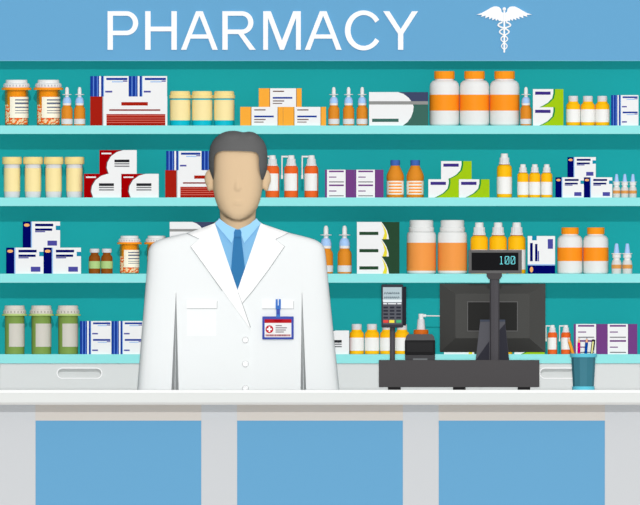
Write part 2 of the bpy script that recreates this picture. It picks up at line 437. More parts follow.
def mk_brown():
    r = R0('syrup_bottle')
    lathe_obj('body', [(0,0),(8.2,0),(8.7,.8),(8.7,1.6),(8.2,2.4),(8.2,17),(8.7,18),(8.7,21.4),(8.0,24),(4.6,31.2),(4.3,32.2),(0,32.2)], amber, r)
    l = sleeve_obj('label', 8.3, 3, 16.6, P('cream_white_label', (252,246,232), spec=.05), r, t=.4)
    bm = bmesh.new()
    for z in (5.2, 8.2, 11.2, 14.4): sleeve(bm, 8.7, z-.7, z+.7, -48, 48, .12)
    mesh_obj('printed_lines', bm, orange_band, l)
    lathe_obj('cap', [(0,32),(4.6,32),(4.8,32.6),(4.8,36.8),(4.3,37.5),(0,37.5)], blue_cap, r)
    return r
def mk_pale():
    r = R0('nasal_spray')
    lathe_obj('body', [(0,0),(3.5,0),(3.8,.5),(3.8,8.2),(3.3,9.8),(3.3,10.4),(0,10.4)], P('pale_bottle_plastic', (222,222,218)), r)
    sleeve_obj('label_band', 3.82, 4.0, 7.0, P('tan_orange_band', (226,158,84)), r)
    lathe_obj('collar', [(0,10.3),(2.5,10.3),(2.5,12.2),(3.3,12.4),(3.1,15),(3.9,15.2),(3.9,15.9),(0,15.9)], white_pl, r)
    lathe_obj('nozzle', [(0,15.8),(2.3,15.8),(1.4,22.6),(1,23.4),(0,23.5)], ltblue_pl, r)
    return r
def mk_brownvial():
    r = R0('brown_vial')
    lathe_obj('body', [(0,0),(5.4,0),(5.8,.5),(5.8,15.6),(5.2,17.6),(3.9,19),(3.7,21.2),(0,21.2)], brown_gl, r)
    sleeve_obj('label', 5.85, 5.2, 12.6, lime_label, r)
    lathe_obj('cap', [(0,21),(4.7,21),(4.9,21.6),(4.9,24.4),(4.4,25),(0,25)], grey_pl, r, ribs=3, rib=.2, seg=48)
    return r
def mk_longarm():
    r = R0('dosing_spray_bottle')
    lathe_obj('body', [(0,0),(7.0,0),(7.5,.7),(7.5,22.6),(6.9,24.6),(0,24.6)], P('burnt_orange_plastic', (200,98,26), gain=1.05), r)
    lathe_obj('collar', [(0,24.4),(4.4,24.4),(3.4,35),(0,35)], grey_pl, r)
    p = lathe_obj('pump', [(0,34.8),(2.5,34.8),(2.5,40.4),(0,40.4)], white_pl, r)
    mesh_obj('nozzle_arm', tube(tube(bmesh.new(), [(1.5,0,38.6),(5,0,38.4)], 1.6, 12), [(4,0,38.4),(21,0,38.2)], .65, 10), white_pl, p, smooth=40)
    return r

def carton(name, w, h, d, base, prints, nx=1.0, nz=1.0):
    """one printed carton; prints = list of (points, material, layer)"""
    mats = [base]; bm = bmesh.new()
    box(bm, -w/2, w/2, -d/2, d/2, 0, h)
    for pts, m, lay in prints:
        if m not in mats: mats.append(m)
        q = [(-w/2 + min(max(x*nx, .0), w), min(max(z*nz, .0), h)) for x, z in pts]
        patch(bm, q, -d/2, .1*lay, mats.index(m))
    return mesh_obj(name, bm, mats, smooth='keep' if False else None)
def mk_striped(w=31.5, h=16.6):
    def f():
        P_ = []
        for a, b_, m in ((0,2.2,royal),(2.2,3.1,mid_blue),(3.1,5.4,royal),(5.4,6.2,mid_blue),(6.2,7.2,royal),(8.8,10.6,royal),(10.6,11.2,lt_blue)):
            P_.append((rect(a,0,b_,16.4), m, 1))
        P_ += [(rect(13,13.2,30,15), royal, 1), (rect(26.5,11.9,30,12.8), indigo, 1), (rect(17.5,11.4,26.5,12.2), lt_blue, 1), (rect(12.2,3.2,17.8,4.6), indigo, 1)]
        return carton('pill_carton', w, h, 20, white, P_, w/31, h/16.4)
    return f
def mk_redlarge(w, h):
    def f():
        P_ = [(rect(0,0,12,29), red_print, 1), (rect(12,0,13,29), lgrey_print, 1), (rect(31,20,57.5,23.4), red_print, 1), (rect(19,14.7,70,16.2), M('maroon_print', (140,52,46)), 1), (rect(16.2,0,75,11.4), red_print, 1)]
        for z in (9.6, 7.2, 5.0, 2.6): P_.append((rect(16.2,z,75,z+.7), red_light, 2))
        return carton('wide_carton', w, h, 22, white, P_, w/77, h/29)
    return f
def mk_orangebox():
    P_ = [(rect(10.6,0,11.3,18.8), brown_edge, 1), (rect(11.3,0,37.3,18.8), white, 1), (rect(37.3,0,38,18.8), brown_edge, 1),
          (rect(14,15,25.3,16.2), brown_print, 2), (rect(14,8.2,33.6,9.9), royal, 2), (rect(14,5.4,25.4,6.5), brown_print, 2), (rect(14,3,23.4,3.9), brown_print, 2)]
    return carton('tablet_carton', 42.8, 18.6, 20, yel_orange, P_)
def mk_dbox(w=59, h=33.4):
    def f():
        P_ = [(rect(0,24.3,59,33.4), slate, 1), (rect(0,21,59,24.3), stripe_grey, 3),
              ([(0,0),(33.8,0),(38.5,3.5),(42,8.5),(44,14),(44.5,19),(43,23),(39.5,27.8),(34.5,31.6),(29,33.4),(0,33.4)], white, 2), (rect(3,3.6,29.5,6.8), sea, 3)]
        return carton('medicine_carton', w, h, 22, sea, P_, w/59, h/33.4)
    return f
def mk_lime():
    c = [(20.6,18.3),(20.6,14),(19.4,9),(15,4.5),(10,1.6),(6.5,0)]
    P_ = [([(0,0)] + [(x+1.5,z) for x, z in reversed(c)] + [(0,18.3)], lime_dark, 1), ([(0,0)] + [(x-.2,z) for x, z in reversed(c)] + [(0,18.3)], white, 2), (rect(2.2,12.6,17.6,15.7), ink_purple, 3)]
    return carton('ointment_carton', 30.5, 18.2, 20, lime, P_)
def mk_redd():
    c = [(24,23.7),(17.5,21.8),(11.5,17.5),(8,11.5),(7.2,6),(9.2,0)]
    P_ = [([(c[0][0]-2,23.7)] + [(x-.9,z) for x, z in c[1:]] + [(37.4,0),(37.4,23.7)], M('shadow_line_print', (96,84,90)), 1), (c + [(37.5,0),(37.5,23.7)], white, 2),  # dark layer underneath paints a shadow line beside the white curve
          (rect(2,19.6,12,21), white, 2), (rect(15,11.5,30,14.2), black_print, 3), (rect(15,9.4,30,10.6), grey_print, 3), (rect(15,7,30,8.2), grey_print, 3)]
    return carton('capsule_carton', 37.3, 23.7, 20, red_deep, P_)
def mk_purple(w=29.2, h=27.8):
    def f():
        P_ = [(rect(2,0,20.6,27.8), white, 1), (rect(20.6,0,21.2,27.8), M('deep_violet_print', (92,48,108)), 1)]
        for z in (0, 13.9):
            P_ += [(rect(4,z+11.4,18.8,z+13), violet, 2), (rect(4,z+6,11.4,z+7), violet, 2), (rect(4,z+1.2,18.8,z+2.2), grey_print, 2)]
        return carton('sachet_carton', w, h, 20, violet, P_, w/29.2, h/27.8)
    return f
def navy_prints(): return [(rect(0,0,8.2,26.2), navy, 1), (rect(8.2,0,9.4,26.2), lt_blue, 1), (ell(4.1,22.6,2.9,1.6), peach_print, 2),
        (rect(12.4,21.4,30.6,24), navy, 1), (rect(12.4,16.9,29.6,19.2), navy, 1), (rect(12.4,15.4,22.6,16.6), indigo, 1), (rect(33.2,17.6,37.5,22), teal_print, 1), (rect(24.8,2,34.4,7), indigo, 1)]
def mk_navy(w=37.4, h=26.1):
    def f(): return carton('vitamin_carton', w, h, 20, white, navy_prints(), w/37.5, h/26.2)
    return f
def mk_navyup():
    w, h = 27.3, 37.7
    P_ = [([((26.2-z)*w/26.2, x*h/37.5) for x, z in pts], m, l) for pts, m, l in navy_prints()]
    return carton('upright_carton', w, h, 20, white, P_)
def mk_forest():
    P_ = [([(0,0),(32,0),(31.4,4),(29.8,9),(27.6,13),(24.6,17.3),(0,17.3)], white, 1),
          ([(25.6,0),(31.6,0),(30.8,4),(29,9),(26.6,13),(24.2,16.6),(26.6,11),(27.6,6)], yellow_print, 2),
          ([(29.6,0),(31.9,0),(31.1,4.5),(29,10),(30.2,4)], white, 3), (rect(2.4,4.2,21.4,7.4), forest, 2)]
    return carton('herbal_carton', 42.5, 17.25, 20, forest, P_)

BUILD = dict(pill=mk_pill, green=mk_green, nasal=mk_nasal, jar=mk_jar, tube=mk_tube, wide=mk_wide, jarwide=mk_jarwide, vial=mk_vial, yspray=mk_yspray,
    ospray=mk_ospray, brown=mk_brown, pale=mk_pale, bvial=mk_brownvial, longarm=mk_longarm,
    striped=mk_striped(), striped_small=mk_striped(27.4, 15.2), striped_wide=mk_striped(38.4, 20.4), striped_mid=mk_striped(35.3, 19.2), redlarge=mk_redlarge(77, 29), redmid=mk_redlarge(72, 27.3),
    orangebox=mk_orangebox, dbox=mk_dbox(), dboxs=mk_dbox(45.8, 25.9), lime=mk_lime, redd=mk_redd, purple=mk_purple(), purple2=mk_purple(31.8, 30.2),
    navy=mk_navy(), navys=mk_navy(28.4, 20.2), navyup=mk_navyup, forest=mk_forest)
RAD = dict(pill=14.9, green=12.8, nasal=5.8, jar=10.9, tube=9.9, wide=15, jarwide=14.8, vial=7.3, yspray=7.7, ospray=7.2, brown=8.7, pale=3.9, bvial=6, longarm=7.5)
CAT = dict(pill='pill bottle', green='pill bottle', nasal='dropper bottle', jar='jar', tube='tube', wide='pill bottle', jarwide='pill bottle', vial='bottle', yspray='spray bottle',
    ospray='spray bottle', brown='bottle', pale='nasal spray', bvial='bottle', longarm='spray bottle')
PROTO = {}; USED = set()
def put(key, x, row, label, group=None, sc=1.0, up=0.0, yoff=0.0):
    """x centre px; up = height above the shelf in px"""
    if key not in PROTO: o = PROTO[key] = BUILD[key]()
    else: o = dup(PROTO[key])
    half = RAD.get(key, 11 if key in ('redlarge','redmid','dbox','dboxs') else 10) * sc
    o.location = (X(x), -.1085 + half*S + yoff, Z(SHELF[row]) + up*S)
    o.scale = (sc, sc, sc)
    tag(o, label, CAT.get(key, 'medicine box'), group)
    if not group and 'group' in o: del o['group']
    return o
ORD = {2:('left','right'), 3:('leftmost','middle','rightmost'), 4:('leftmost','second from the left','third from the left','rightmost')}

# top shelf
put('pill', 16.5, 1, 'orange pill bottle with white cap at the far left end of the top shelf', 'orange pill bottles on the top shelf')
put('pill', 48.4, 1, 'orange pill bottle with white cap on the top shelf, next to the small droppers', 'orange pill bottles on the top shelf')
for x, w in ((67, 'left'), (79.6, 'right')):
    put('nasal', x, 1, f'{w} of the two amber dropper bottles beside the red and white box, top shelf', 'pair of amber dropper bottles, top shelf')
put('redlarge', 128.8, 1, 'wide white box with red left end on the top shelf, under two boxes')
for x, w in ((109.4, 'left'), (147.9, 'right')):
    put('striped_wide', x, 1, f'{w} of two blue-striped white boxes lying on the wide red box, top shelf', 'blue-striped boxes on the wide red box, top shelf', up=29)
for x, w in zip((180.2, 202.1, 224.1), ORD[3]):
    put('jar', x, 1, f'{w} of the three cream jars with cyan bases on the top shelf', 'cream jars on the top shelf')
put('orangebox', 261.6, 1, 'orange-ended white box, bottom left of the stack of three on the top shelf', 'orange and white boxes on the top shelf')
put('orangebox', 304.6, 1, 'orange-ended white box, bottom right of the stack of three on the top shelf', 'orange and white boxes on the top shelf')
put('orangebox', 280.2, 1, 'orange-ended white box on top of two others like it, top shelf', 'orange and white boxes on the top shelf', up=18.6)
for x, w in zip((333.8, 348.6, 362.2), ORD[3]):
    put('nasal', x, 1, f'{w} of the three amber dropper bottles between orange boxes and the navy-green box', 'three amber dropper bottles, top shelf')
put('dbox', 398.6, 1, 'large box with white rounded front over navy and sea green, on the top shelf')
for x, w in zip((444.4, 474.5, 504.6), ORD[3]):
    put('wide', x, 1, f'{w} of the three tall white bottles with orange caps on the top shelf', 'tall white and orange bottles, top shelf', sc=.995)
put('nasal', 526, 1, 'single amber dropper bottle between the orange-capped bottles and the lime box, top shelf')
put('lime', 548.2, 1, 'lime green and white box, lower of the two stacked on the top shelf', 'lime boxes on the top shelf')
put('lime', 548.2, 1, 'lime green and white box, upper of the two stacked on the top shelf', 'lime boxes on the top shelf', up=18.2)
for x, w in zip((573.2, 587.9, 602.3), ORD[3]):
    put('vial', x, 1, f'{w} of the three yellow vials with white labels on the top shelf', 'yellow vials on the top shelf')
put('striped_small', 624.8, 1, 'blue-striped white box at the right end of the top shelf, lower of two', 'blue-striped boxes at the right end, top shelf')
put('striped_small', 624.8, 1, 'blue-striped white box at the right end of the top shelf, upper of two', 'blue-striped boxes at the right end, top shelf', up=15.2)

# second shelf
for x, w in zip((12, 33, 53.6, 74.4), ORD[4]):
    put('tube', x, 2, f'cream-capped tablet tube on the second shelf, {w} of four', 'cream-capped tubes on the second shelf')
put('redd', 102.6, 2, 'dark red and white box, bottom left of the stack of three on the second shelf', 'red and white boxes on the second shelf')
put('redd', 140.1, 2, 'dark red and white box, bottom right of the stack of three on the second shelf', 'red and white boxes on the second shelf')
put('redd', 118.1, 2, 'dark red and white box, topmost of the stack of three on the second shelf', 'red and white boxes on the second shelf', up=23.7)
put('redmid', 201.2, 2, 'wide white box with red left end, behind the left side of the man\'s head')
put('striped_mid', 183.8, 2, 'blue-striped white box on the wide red box, clear of the man\'s hair', 'blue-striped boxes beside the head', up=27.3)
put('striped_mid', 219.3, 2, 'blue-striped white box on the wide red box, half hidden by the man\'s hair', 'blue-striped boxes beside the head', up=27.3)
for x, w in zip((272.4, 291.2, 311.4), ('half hidden by the man\'s ear', 'middle of the three', 'beside the purple boxes')):
    put('ospray', x, 2, f'orange spray bottle with white pump, second shelf, {w}', 'orange spray bottles on the second shelf')
for x, w in ((339.6, 'left'), (368.9, 'right')):
    put('purple', x, 2, f'{w} of two purple and white boxes on the second shelf', 'purple boxes on the second shelf')
for x, w in ((395.2, 'left'), (415.2, 'right')):
    put('brown', x, 2, f'{w} of two amber syrup bottles with blue caps, second shelf', 'blue-capped syrup bottles')
put('lime', 443.6, 2, 'lime and white box, bottom left of the stack of three on the second shelf', 'lime boxes on the second shelf')
put('lime', 474.2, 2, 'lime and white box, bottom right of the stack of three on the second shelf', 'lime boxes on the second shelf')
put('lime', 456.4, 2, 'lime and white box, topmost of the stack of three on the second shelf', 'lime boxes on the second shelf', up=18.2)
put('yspray', 504.4, 2, 'tallest yellow spray bottle on the second shelf, left of three smaller ones')
for x, w in zip((523, 534.8, 546.7), ORD[3]):
    put('yspray', x, 2, f'{w} of the three small yellow spray bottles on the second shelf', 'small yellow spray bottles, second shelf', sc=.755)
put('navys', 569.6, 2, 'navy and white box, bottom left of the stack of three on the second shelf', 'navy boxes on the second shelf')
put('navys', 598.1, 2, 'navy and white box, bottom right of the stack of three on the second shelf', 'navy boxes on the second shelf')
put('navys', 581.6, 2, 'navy and white box, topmost of the stack of three on the second shelf', 'navy boxes on the second shelf', up=20.2)
for x, w in zip((616.6, 624.8, 632.9), ORD[3]):
    put('pale', x, 2, f'{w} of the three tiny nasal sprays with light blue tips, second shelf', 'tiny nasal sprays, second shelf')

# third shelf
put('navy', 24.8, 3, 'navy and white box, bottom left of the stack of three at the third shelf\'s left', 'navy boxes on the third shelf')
put('navy', 62.3, 3, 'navy and white box, bottom right of the stack of three at the third shelf\'s left', 'navy boxes on the third shelf')
put('navy', 41.4, 3, 'navy and white box, topmost of the stack of three at the third shelf\'s left', 'navy boxes on the third shelf', up=26.1)
for x, w in ((94.6, 'left'), (106.8, 'right')):
    put('bvial', x, 3, f'{w} of two small brown vials with pale green labels, third shelf', 'brown vials on the third shelf')
put('pill', 129.4, 3, 'orange pill bottle on the third shelf, between brown vials and the man', 'orange pill bottles on the third shelf', sc=.83)
put('pill', 156.6, 3, 'orange pill bottle on the third shelf, partly behind the man\'s shoulder', 'orange pill bottles on the third shelf', sc=.83)
put('dboxs', 192.6, 3, 'navy, green and white box behind the man\'s shoulder, lower of two', 'boxes behind the shoulder')
put('dboxs', 192.6, 3, 'navy, green and white box peeking over the man\'s shoulder beside his neck', 'boxes behind the shoulder', up=25.9)
put('nasal', 326, 3, 'large amber dropper bottle on the third shelf, partly behind the man\'s shoulder', 'large droppers on the third shelf', sc=1.25)
put('nasal', 344.6, 3, 'large amber dropper bottle on the third shelf, beside the dark green boxes', 'large droppers on the third shelf', sc=1.25)
for k, w in enumerate(('lowest', 'middle', 'topmost')):
    put('forest', 378.2, 3, f'dark green, yellow and white box, {w} of the stack of three on the third shelf', 'dark green boxes on the third shelf', up=17.25*k)
for x, w in ((421.4, 'left'), (452.4, 'right')):
    put('jarwide', x, 3, f'{w} of two white-capped bottles with big orange labels, third shelf', 'white-capped bottles on the third shelf')
for x, w in zip((479.3, 498.1, 516.7), ORD[3]):
    put('yspray', x, 3, f'{w} of the three large yellow spray bottles behind the customer display', 'large yellow spray bottles, third shelf', sc=1.165)
put('navyup', 541.4, 3, 'upright navy and white box standing on end right of the customer display')
for x, w in ((570, 'left'), (595.8, 'right')):
    put('wide', x, 3, f'{w} of two white bottles with orange caps on the third shelf', 'white and orange bottles, third shelf', sc=.845)
for x, w in ((616.6, 'left'), (627.3, 'right')):
    put('pale', x, 3, f'{w} of two nasal sprays with light blue tips at the right of the third shelf', 'nasal sprays on the third shelf', sc=1.29)

# bottom shelf (cabinet top)
for x, w in zip((14.6, 41.3, 68), ORD[3]):
    put('green', x, 4, f'{w} of the three green pill bottles with ribbed caps on the bottom shelf', 'green pill bottles')
for x, w in ((95.6, 'beside the green bottles'), (127.3, 'partly behind the coat sleeve')):
    for k, v in enumerate(('lower', 'upper')):
        put('striped', x, 4, f'{v} blue-striped white box on the bottom shelf, {w}', 'blue-striped boxes on the bottom shelf', up=16.6*k)
put('redd', 330.4, 4, 'white box with black print on the bottom shelf, between sleeve and yellow vials')
for x, w in zip((356.7, 372, 387.3, 402), ORD[4]):
    put('vial', x, 4, f'yellow vial on the bottom shelf near the card terminal, {w} of four', 'yellow vials on the bottom shelf', sc=1.02)
put('longarm', 421, 4, 'burnt orange spray bottle with long white nozzle behind the receipt printer')
for k, w in enumerate(('lowest', 'second')):
    put('forest', 464.2, 4, f'dark green box behind the monitor on the bottom shelf, {w} of two stacked', 'dark green boxes behind the monitor', sc=.95, up=17.25*.95*k)
put('vial', 508.2, 4, 'small vial behind the monitor stand on the bottom shelf', sc=.6)
put('lime', 529.6, 4, 'lime and white box on the bottom shelf, just showing under the monitor')
for x, w in ((552.4, 'left'), (565.9, 'right')):
    put('ospray', x, 4, f'{w} of two small orange spray bottles between monitor and pen cup', 'small orange spray bottles, bottom shelf', sc=.69)
for x, w in ((589.6, 'left'), (621.4, 'right')):
    put('purple2', x, 4, f'{w} of two purple and white boxes on the bottom shelf behind the pen cup', 'purple boxes on the bottom shelf')

# ------------------------------------------------------------ service counter
CT = 389.9                                         # counter top line
ctr = tag(empty('service_counter', (0, 0, 0)), 'white-topped service counter with blue panels and grey posts in front of the pharmacist', 'counter')
CB, CF = -1.0, -1.65
top = wbox('countertop', XL, XR, CF, CB, Z(402.6), Z(393), M('countertop_edge_white', (235,237,234), gain=.885), ctr)
wbox('edge_highlight_slab', XL, XR, CF-.0012, CB, Z(393), Z(CT), M('edge_highlight_white', (251,252,250), gain=.92), top)  # highlight along the top edge, put into a brighter white slab
wbox('edge_shade_strip', XL, XR, CF+.002, CB, Z(404.7), Z(402.6), M('edge_shade_grey', (212,212,209), gain=.93), top)  # shade under the edge, put into a grey strip
PF = CF + 7.4*S/TAN + .002                        # front plane of the posts
post_m = M('post_grey_laminate', (209,211,213), gain=.92); rail_m = M('beige_rail_laminate', (213,206,198), gain=.94); panel_m = M('counter_blue_panel', (109,170,210), gain=.9)
wbox('counter_carcass', XL, XR, PF+.02, CB-.05, .0, Z(404.7), post_m, ctr)
posts = [(-35.5, 35.4), (201.4, 237), (403, 438.6), (605, 675)]
spans = [(35.4, 201.4), (237, 403), (438.6, 605)]
for a, b_ in posts: wbox('post', X(a), X(b_), PF, PF+.02, 0, Z(404.7), post_m, ctr)
for a, b_ in spans:
    wbox('rail', X(a), X(b_), PF, PF+.02, Z(420.6), Z(404.7), rail_m, ctr)
    wbox('panel', X(a)+.0005, X(b_)-.0005, PF+.0004, PF+.02, .0, Z(420.6), panel_m, ctr)

# ------------------------------------------------------------ pharmacist
MY = -.72                                          # centre plane
PXC = 237.5
def lerp(tab, v):
    if v <= tab[0][0]: return tab[0][1]
    for (a, p), (b_, q) in zip(tab, tab[1:]):
        if v <= b_: return p + (q-p)*(v-a)/(b_-a)
    return tab[-1][1]
TL = [(221,216.5),(224,213),(228,201.5),(233,187),(236,173),(239,161.5),(241,156.5),(244,152),(247,149.8),(251,148.2),(270,146.9),(330,142),(390,137.2),(470,131)]
TR = [(221,258.5),(224,263),(228,275),(232.5,288),(236,302.5),(239,313.5),(241.5,318.5),(244,321.8),(248,324.3),(253,325.4),(390,339.3),(470,347)]
TT = [(221,24),(226,26),(233,28.6),(240,30.6),(250,32.8),(270,34.6),(300,35.5),(470,37)]
def gpar(py, side):
    t = max(0, min(1, (py-293)/97))
    if py > 390: t = 1 + (py-390)/160
    return ((176-1.0*t, .2+3.5*t) if side == 0 else (302+1.4*t, .2+2.7*t)), (0 if py < 293 else 1)
NP = 7.0
def fdepth(px, py):
    """depth (drawing units, towards the viewer) of the coat front, ignoring the sleeve folds"""
    l, r = lerp(TL, py), lerp(TR, py); c = (l+r)/2; h = max((r-l)/2, 30)
    u = min(.97, abs(px-c)/h)
    return lerp(TT, py) * (1-u**NP)**(1/NP)
def coat_rows():
    rows = [221, 222.5, 224, 226, 228, 230.5, 233, 236, 238, 239.5, 241, 242.5, 244, 246, 248, 251, 256, 262, 270, 280, 292.9, 293.2] + [293+97*k/12 for k in range(1, 13)] + [410, 430, 450, 468, 470]
    return rows
def coat_xs(py):
    l, r = lerp(TL, py), lerp(TR, py)
    (g1, w1), on = gpar(py, 0); (g2, w2), _ = gpar(py, 1)
    # keep the folds inside the outline on the narrow top rows
    a1 = l + (g1-l) if l < g1-2 else None
    c = (l+r)/2; h = (r-l)/2
    def seg(a, b_, n, inc=True):
        out = []
        for i in range(n):
            t = i/(n-1)
            out.append(a+(b_-a)*t)
        return out
    if l > g1 - 4: g1 = l + .10*h
    if r < g2 + 4: g2 = r - .10*h
    if on == 0: w1 = w2 = .15
    e = [0, .01, .03, .07, .13, .22, .4, .65, 1]
    left = [l+(g1-w1-l)*t for t in e]
    mid = seg(g1+w1, g2-w2, 25)
    right = [g2+w2+(r-g2-w2)*(1-t) for t in reversed(e)]
    xs = [(x, 0) for x in left] + [(g1-w1*.06, 1), (g1+w1*.06, 1)] + [(x, 0) for x in mid] + [(g2-w2*.06, 1), (g2+w2*.06, 1)] + [(x, 0) for x in right]
    return xs, l, r, on
bm = bmesh.new(); rings = []
for py in coat_rows():
    xs, l, r, on = coat_xs(py); w1_, w2_ = gpar(py, 0)[0][1], gpar(py, 1)[0][1]; c = (l+r)/2; h = (r-l)/2; Tn = lerp(TT, py)
    gd = max(0, min(1, (py-293)/30)) if on else 0
    fr, bk = [], []
    for x, g in xs:
        u = min(1, abs(x-c)/h); d = Tn*(1-u**NP)**(1/NP)
        if g: d -= on*8.0*(w1_ if x < c else w2_)
        fr.append(bm.verts.new((X(x), MY-d*S, Z(py)))); 
        bk.append(bm.verts.new((X(x), MY+max(d, .02)*S*.92, Z(py))))
    for v_ in fr + bk:                     # open neckline dipping between the collar points
        dx = abs(v_.co.x/S + 320 - 237.6)
        if dx < 21.5: v_.co.z = min(v_.co.z, Z(219.5 + (1-dx/21.5)*12.5))
    rings.append(fr + list(reversed(bk)))
for a, b_ in zip(rings, rings[1:]):
    n = len(a)
    for i in range(n): bm.faces.new((a[i], b_[i], b_[(i+1) % n], a[(i+1) % n]))
bm.faces.new(rings[-1])
# skirt of the coat below the cuffs
sk = []
for py in (466, 500, 560):
    ring = []
    for i in range(40):
        a = 2*math.pi*i/40
        ring.append(bm.verts.new((X(PXC + (60+(py-466)*.06)*math.cos(a)), MY + (33+(py-466)*.03)*S*math.sin(a), Z(py))))
    sk.append(ring)
for a, b_ in zip(sk, sk[1:]):
    for i in range(40): bm.faces.new((a[i], a[(i+1) % 40], b_[(i+1) % 40], b_[i]))
bm.faces.new(sk[0]); bm.faces.new(sk[-1])
man = tag(empty('person', (X(PXC), MY, 0)), 'grey-haired person in white coat, blue shirt and blue tie standing behind the counter', 'person')
def inman(o, parent=None):
    o.parent = parent or man
    if parent is None: o.location = -man.location
    return o
coat = inman(mesh_obj('coat', bm, coat_m, smooth=50))

def conform(name, pts, mat, parent, off, t, step=3.0, bev=0):
    """cloth piece lying on the coat front; pts in photo px"""
    bm = bmesh.new()
    bm.faces.new([bm.verts.new((p[0], 0, p[1])) for p in pts])
    xs = [p[0] for p in pts]; zs = [p[1] for p in pts]
    v = min(xs)+step
    while v < max(xs):
        bmesh.ops.bisect_plane(bm, geom=bm.verts[:]+bm.edges[:]+bm.faces[:], plane_co=(v,0,0), plane_no=(1,0,0)); v += step
    v = min(zs)+step
    while v < max(zs):
        bmesh.ops.bisect_plane(bm, geom=bm.verts[:]+bm.edges[:]+bm.faces[:], plane_co=(0,0,v), plane_no=(0,0,1)); v += step
    r = bmesh.ops.extrude_face_region(bm, geom=bm.faces[:])
    top = set(g for g in r['geom'] if isinstance(g, bmesh.types.BMVert))
    for w in bm.verts:
        x, y = w.co.x, w.co.z
        d = fdepth(x, y) + (off+t if w in top else off - .6)
        w.co = Vector((X(x), MY - d*S, Z(y)))
    o = mesh_obj(name, bm, mat, smooth=35); o.parent = parent
    if parent is man: o.location = -man.location
    return o
shirt = conform('shirt', [(217,220.5),(237.6,231.8),(258.4,220.5),(260,224.5),(237.6,291),(215.4,224.5)], shirt_m, man, .3, .5)
# right-hand front panel of the coat laps over the other: placket
def lapel(nm, pts):
    return conform(nm, pts, lapel_m, coat, .9, 1.3)
conform('front_placket', [(250.8,327),(237.9,291),(243,302),(251.6,318),(251.6,389),(251.6,470),(250.8,470)], coat_m, coat, .0, .6)
lapel('lapel', [(214.6,223.2),(187.3,233.2),(199.6,238.8),(190.8,246.4),(205,266),(250.6,329),(237.5,290)])
lapel('lapel', [(260.8,223.4),(237.5,290),(241.6,303.6),(253,290),(268,270),(284.2,246.4),(275,239.2),(288.8,232.6)])
# thin grey outlines; on the lapels they stand in for edge shade
edge_m = M('outline_grey', (186,190,190))
def edge(pts, nm='edge_outline', w=.36, off=1.6, mat=None):
    q = []
    for (a, b_) in zip(pts, pts[1:]):
        n = max(2, int(math.dist(a, b_)/2))
        for i in range(n): q.append((a[0]+(b_[0]-a[0])*i/n, a[1]+(b_[1]-a[1])*i/n))
    q.append(pts[-1])
    o = mesh_obj(nm, tube(bmesh.new(), [(X(x)/S, MY/S-fdepth(x,y)-off, Z(y)/S) for x, y in q], w, 6), mat or edge_m, smooth=60)
    o.parent = coat; return o
edge([(187.0,233.4),(199.8,239.0),(190.6,246.6),(205,266.4)], off=1.4)
edge([(205,266.4),(222,290.5)], w=.3, off=1.4)
edge([(275,239.4),(284.6,246.5),(268.2,270.4),(253.2,290.4),(242,303.8)], off=1.4)
edge([(288.8,232.7),(275,239.4)], off=1.4)
edge([(238.2,292.5),(243,306),(250.4,327.5)], w=.4, off=1.9, mat=M('lapel_shade_grey', (176,180,180)))  # darker shade line laid along the overlapping lapel edge
collar = conform('collar', [(219.4,218.6),(214.8,223.2),(231.8,243.2),(234.2,236),(237.4,229.6),(227,224.5)], collar_m, shirt, 1.4, 1.6)
conform('collar', [(256.4,218.6),(261,223.2),(244.2,243.2),(241.6,236),(238,229.6),(249,224.5)], collar_m, shirt, 1.4, 1.6)
# collar band round the neck
bm = bmesh.new()
def ringband(bm, rows):
    prev = None
    for (py, rx, ry, yo) in rows:
        ring = []
        for i in range(36):
            a = 2*math.pi*i/36
            fr = -math.sin(a)   # 1 at the front
            ring.append(bm.verts.new((X(PXC+.3)+rx*S*math.cos(a), MY+yo*S+ry*S*math.sin(a), Z(py + max(0, fr)*12))))
        if prev:
            for i in range(36): bm.faces.new((prev[i], prev[(i+1)%36], ring[(i+1)%36], ring[i]))
        prev = ring
ringband(bm, [(228,22,20,0),(219,19.6,18.6,0),(218.2,18.9,18,0),(219,18.2,17.4,0),(229,18.2,17.4,0)])
cb = mesh_obj('collar_band', bm, collar_m, smooth=60); cb.parent = shirt
tie = conform('tie', [(233.9,236.6),(241.2,236.6),(243.5,255),(245.2,270.5),(241.5,281),(237.6,289.8),(234.4,281),(231,270.5),(232.3,253)], tie_m, man, .9, 1.2, 2.0)
conform('tie_knot', [(235.2,229.4),(240.2,229.4),(241.4,232),(241.4,236.9),(233.8,236.9),(234.0,232)], M('blue_knot_silk', (62,126,180), gain=.95), tie, 2.0, 1.4, 1.5)
# crease of the tie
bm = bmesh.new()
